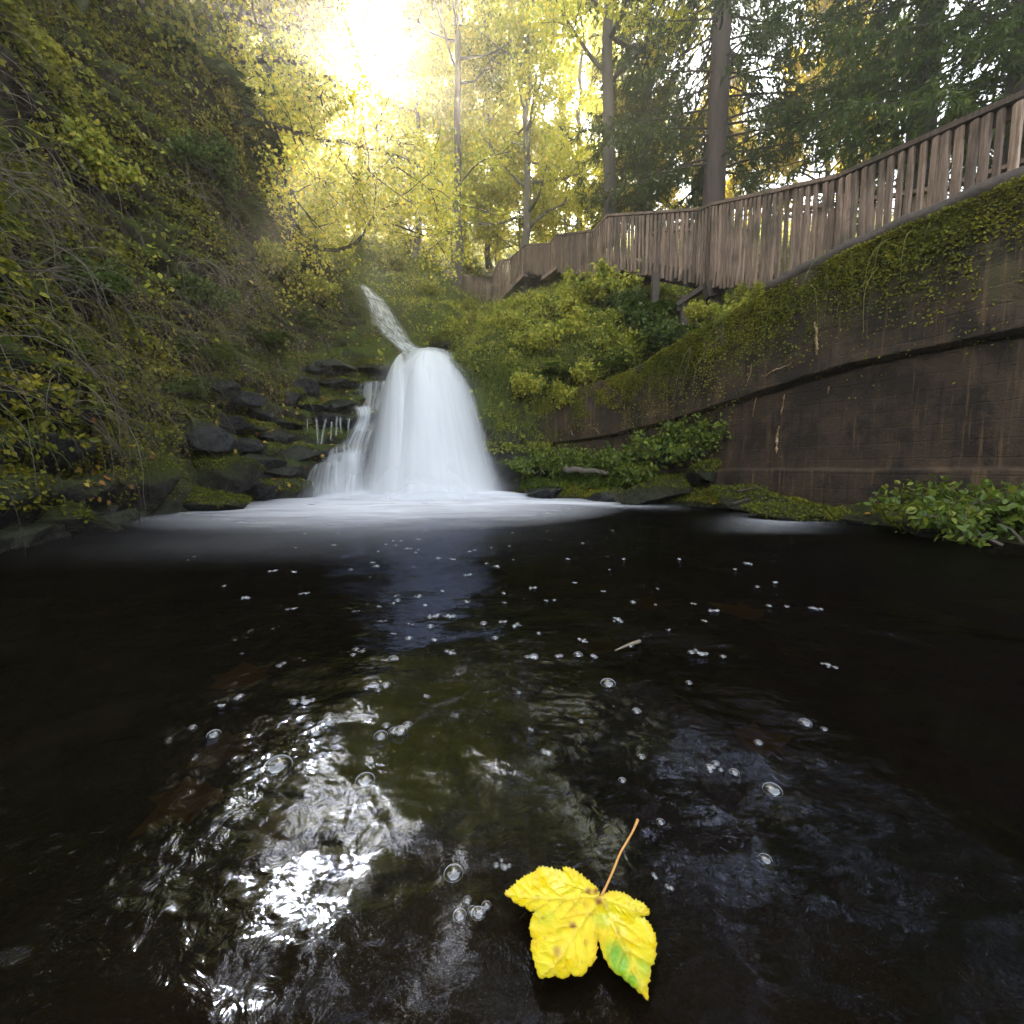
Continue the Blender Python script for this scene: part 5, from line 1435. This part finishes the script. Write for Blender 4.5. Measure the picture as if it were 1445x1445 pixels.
ed = np.min(np.linalg.norm(lv[:, None] - dense[None, ::2], axis=2), axis=1)
z = .012 + bend * np.clip(ed / .02, .25, 1) + .004 * np.exp(-ed / .006)
LV = np.concatenate([lv, z[:, None]], 1)
def blob(X, Y, r): return np.exp(-(np.linalg.norm(lv - lz(X, Y)[:2], axis=1) / r) ** 2)
n_ = fbm(L3 * 60, 8, 3)
green = np.clip((np.maximum.reduce([blob(1015, 1000, .014), blob(1060, 1080, .012), blob(1120, 1180, .012), .75 * blob(1215, 1120, .012), .45 * blob(920, 800, .014), .5 * blob(540, 760, .02), .35 * blob(660, 650, .012)]) + .35 * n_) * 1.6 - .35, 0, 1)
brown = np.clip((np.maximum.reduce([blob(890, 600, .005), blob(840, 590, .005), blob(910, 665, .006), blob(740, 825, .005), .8 * blob(635, 960, .006), .7 * blob(820, 930, .005), .6 * blob(950, 690, .005)]) + .3 * n_) * 1.7 - .5, 0, 1)
brown = np.maximum(brown, np.clip(vnoise(L3 * 260, 11) - .86, 0, 1) * 5)
brown = np.maximum(brown, .5 * np.exp(-ed / .0015))
mleaf = thing('maple_leaf', 'large bright yellow maple leaf floating on the dark water in front', 'leaf', (*J, .012))
nv_ = len(LV)
under = LV.copy(); under[:, 2] -= .0009
blade = build('blade', np.concatenate([LV, under]), np.concatenate([lf, lf[:, ::-1] + nv_]), None, mleaf, True,
              {'vein': np.tile(wv, 2), 'green': np.tile(green, 2), 'brown': np.tile(brown, 2)})
g = G('yellow_maple_leaf')
o_ = g.obj()
n1 = g.noise(38, o_, 5); n2 = g.noise(160, o_, 4)
c = g.ramp(g.math('ADD', g.math('MULTIPLY', n1, .7), g.math('MULTIPLY', n2, .3)), [(.28, (.58, .36, .003)), (.45, (.68, .52, .004)), (.66, (.62, .56, .010))])
c = g.mix(g.attr('green'), c, (.17, .36, .02))
c = g.mix(g.math('MULTIPLY', g.attr('vein'), .55), c, (.74, .56, .07))
c = g.mix(g.attr('brown'), c, (.20, .065, .012))
wet = g.ramp(g.noise(26, o_, 3), [(.50, .55), (.60, .10)])
bm_ = g.bump(g.math('ADD', n2, g.math('MULTIPLY', g.attr('vein'), -1.0)), .0012)
p = g.n('BsdfPrincipled', {'Base Color': c, 'Roughness': wet, 'Normal': bm_, 'IOR': 1.5, 'Coat Weight': g.ramp(g.noise(17, o_, 3), [(.60, 0.0), (.64, .9)]), 'Coat Roughness': .08}).outputs[0]
t_ = g.n('BsdfTranslucent', {'Color': c}).outputs[0]
blade.data.materials.append(g.done(g.shmix(.25, p, t_)))
SP = [(925, 632, .013), (965, 545, .018), (1005, 455, .024), (1045, 355, .030), (1090, 275, .034), (1135, 195, .038), (1165, 125, .042)]
P = catmull([WZ(650 + .21453 * x, 1130 + .21453 * y, zz) for x, y, zz in SP], 40)
V, F = tube(P, np.interp(np.linspace(0, 1, 40), [0, .1, .8, 1], [.0021, .0014, .0013, .0020]), 8)
g = G('leaf_stalk')
g.done(g.principled(Base_Color=g.mix(g.noise(60), (.55, .30, .06), (.34, .13, .04)), Roughness=.5))
build('stalk', V, F, g.m, mleaf)

# leaves sunk on the bed
for k, (px, py, s, lb) in enumerate([(285, 1060, .16, 'dim orange leaf sunk near the left edge of the pool'), (340, 970, .17, 'brownish leaf sunk left of the bubbles'), (300, 1110, .12, 'small tan leaf sunk at the left edge'), (895, 855, .2, 'orange leaf sunk in the far middle of the pool'),
                                     (1070, 872, .2, 'orange leaf sunk in the far right of the pool'), (420, 1150, .13, 'reddish leaf sunk left of the rippled sky reflection'), (1050, 1050, .15, 'olive leaf sunk right of the middle of the pool'), (860, 920, .2, 'tan leaf sunk beyond the glassy ring bubble')]):
    rng = np.random.default_rng(600 + k)
    V, F, r = leaves(np.zeros((1, 3)), s, rng, MAPLE, Y=np.array([[math.cos(k * 2.1), math.sin(k * 2.1), .1]]), N=np.array([0, 0, 6.0]), spread=.1)
    o = build('sunken_leaf', V, F, M['leaf_gold'], None, False, {'rnd': r}); o.location = tuple(WZ(px, py, -.17)); tag(o, lb, 'leaf')

# ------------------------------------------------------------------ bubbles drifting on the pool
def bubble_mesh(seed, n):
    rng = np.random.default_rng(seed); mb = MB()
    for k in range(n):
        r = 1.0 if n == 1 else rng.uniform(.3, .6); c = np.array([0, 0, 0]) if n == 1 else np.append(rng.normal(size=2) * .55, 0)
        th = np.linspace(0, np.pi / 2, 7); ph = np.arange(16) * TAU / 16
        V = np.stack([np.sin(th)[:, None] * np.cos(ph), np.sin(th)[:, None] * np.sin(ph), .72 * np.cos(th)[:, None] + 0 * ph], -1).reshape(-1, 3) * r + c
        i = np.arange(7 * 16).reshape(7, 16); j = np.roll(i, -1, 1)
        mb.add(V, np.stack([i[:-1], i[1:], j[1:], j[:-1]], -1).reshape(-1, 4))
        R, F = tube(np.stack([np.cos(ph), np.sin(ph), 0 * ph + .03], -1) * r + c, .03 * r, 4, False); mb.add(R, F)
    o = mb.build('bubble', M['bubble'], None); return o
protos = [bubble_mesh(700, 1), bubble_mesh(701, 3), bubble_mesh(702, 6)]
BUB = [(335, 985, .022, 1), (314, 996, .014, 1), (302, 1038, .022, 0), (272, 1028, .012, 0), (392, 1083, .042, 0), (452, 1022, .045, 2), (556, 1030, .045, 2), (530, 972, .036, 2), (430, 990, .03, 2), (505, 922, .035, 2),
       (558, 932, .02, 1), (612, 870, .032, 2), (638, 872, .03, 1), (420, 935, .03, 2), (395, 940, .03, 1), (600, 985, .016, 1), (668, 1283, .026, 2), (640, 1235, .022, 0), (515, 1103, .028, 0), (428, 1310, .008, 0),
       (790, 928, .022, 1), (836, 928, .024, 1), (858, 966, .032, 0), (898, 1005, .017, 0), (870, 876, .030, 2), (824, 905, .022, 2), (972, 965, .014, 0), (986, 922, .032, 2), (1020, 928, .014, 0), (1168, 941, .024, 2),
       (979, 853, .024, 1), (1007, 862, .028, 2), (995, 877, .018, 1), (1150, 860, .028, 2), (1085, 856, .018, 0), (1054, 796, .034, 2), (1095, 823, .026, 1), (1068, 829, .02, 0), (1110, 857, .016, 0), (929, 832, .02, 1),
       (893, 851, .02, 0), (851, 836, .022, 1), (925, 855, .014, 0), (771, 848, .016, 1), (782, 848, .014, 0), (752, 830, .026, 2), (748, 1032, .012, 1), (772, 1062, .020, 1), (905, 1070, .012, 0), (878, 1103, .011, 0),
       (1008, 1086, .022, 2), (1036, 1092, .015, 0), (1070, 1050, .014, 0), (1136, 1022, .022, 0), (1163, 1031, .012, 0), (1090, 1117, .026, 0), (1080, 1215, .015, 0), (932, 1162, .011, 0), (925, 1238, .009, 1), (945, 1253, .010, 1),
       (710, 1222, .014, 2), (732, 979, .010, 0), (712, 838, .02, 1), (660, 850, .02, 2), (590, 842, .024, 2), (560, 842, .02, 2), (530, 800, .03, 2), (525, 795, .026, 1), (470, 770, .03, 2), (385, 806, .028, 2),
       (345, 845, .028, 2), (315, 828, .022, 1), (412, 860, .026, 2), (390, 890, .028, 2), (332, 906, .014, 0), (362, 908, .015, 0), (310, 880, .022, 1), (258, 934, .018, 1), (660, 812, .03, 2), (700, 800, .028, 2),
       (800, 790, .03, 1), (880, 790, .024, 0), (960, 790, .03, 1), (640, 790, .028, 2), (575, 775, .03, 2), (430, 838, .024, 2), (480, 905, .016, 1), (760, 895, .014, 0), (820, 1020, .011, 0), (728, 1093, .010, 1)]
rng = np.random.default_rng(77)
for k in range(75):
    py = 745 + 190 * rng.random() ** 1.5; px = rng.normal(560, 190)
    if 262 < px < 1185: BUB.append((px, py, rng.uniform(.012, .026), int(rng.integers(0, 3))))
for px, py, r, t in BUB:
    p = WZ(px, py, 0); o = protos[t] if protos[t].get('used') is None and False else protos[t].copy()
    COL.objects.link(o)
    o.location = (p[0], p[1], float(.002)); o.scale = (r * .54, r * .54, r * .48); o.rotation_euler[2] = rng.uniform(0, 6.28)
    tag(o, 'small pale bubble of foam drifting on the dark pool', 'bubble', 'foam bubbles on the pool')
for o in protos: bpy.data.objects.remove(o)
big_leaf_bits = [(905, 910, .05, 'pale sliver of driftwood floating beyond the ring bubble'), ]
for px, py, L, lb in big_leaf_bits:
    a = WZ(868, 918, .004); b = WZ(903, 905, .005)
    P = catmull([a, (a + b) / 2 + [0, 0, .002], b], 10); V, F = tube(P, np.linspace(.002, .006, 10), 6); c_ = V.mean(0)
    o = build('driftwood', V - c_, F, M['dry'], None, True, {'rnd': np.full(len(V), .9)}); o.location = tuple(c_); tag(o, lb, 'driftwood')

# ------------------------------------------------------------------ hazy air
zmax = 46.0
V, F = box((0, 24, (zmax - 3) / 2), (150, 110, zmax + 3))
hz = build('haze', V, F, None, None, False)
hm = bpy.data.materials.new('hazy_air'); hm.use_nodes = True; hm.node_tree.nodes.clear()
ho = hm.node_tree.nodes.new('ShaderNodeOutputMaterial'); hv = hm.node_tree.nodes.new('ShaderNodeVolumePrincipled')
hv.inputs['Color'].default_value = (1.0, .92, .76, 1); hv.inputs['Density'].default_value = .0082; hv.inputs['Anisotropy'].default_value = .8
hm.node_tree.links.new(hv.outputs[0], ho.inputs['Volume'])
hz.data.materials.append(hm); tag(hz, kind='stuff')
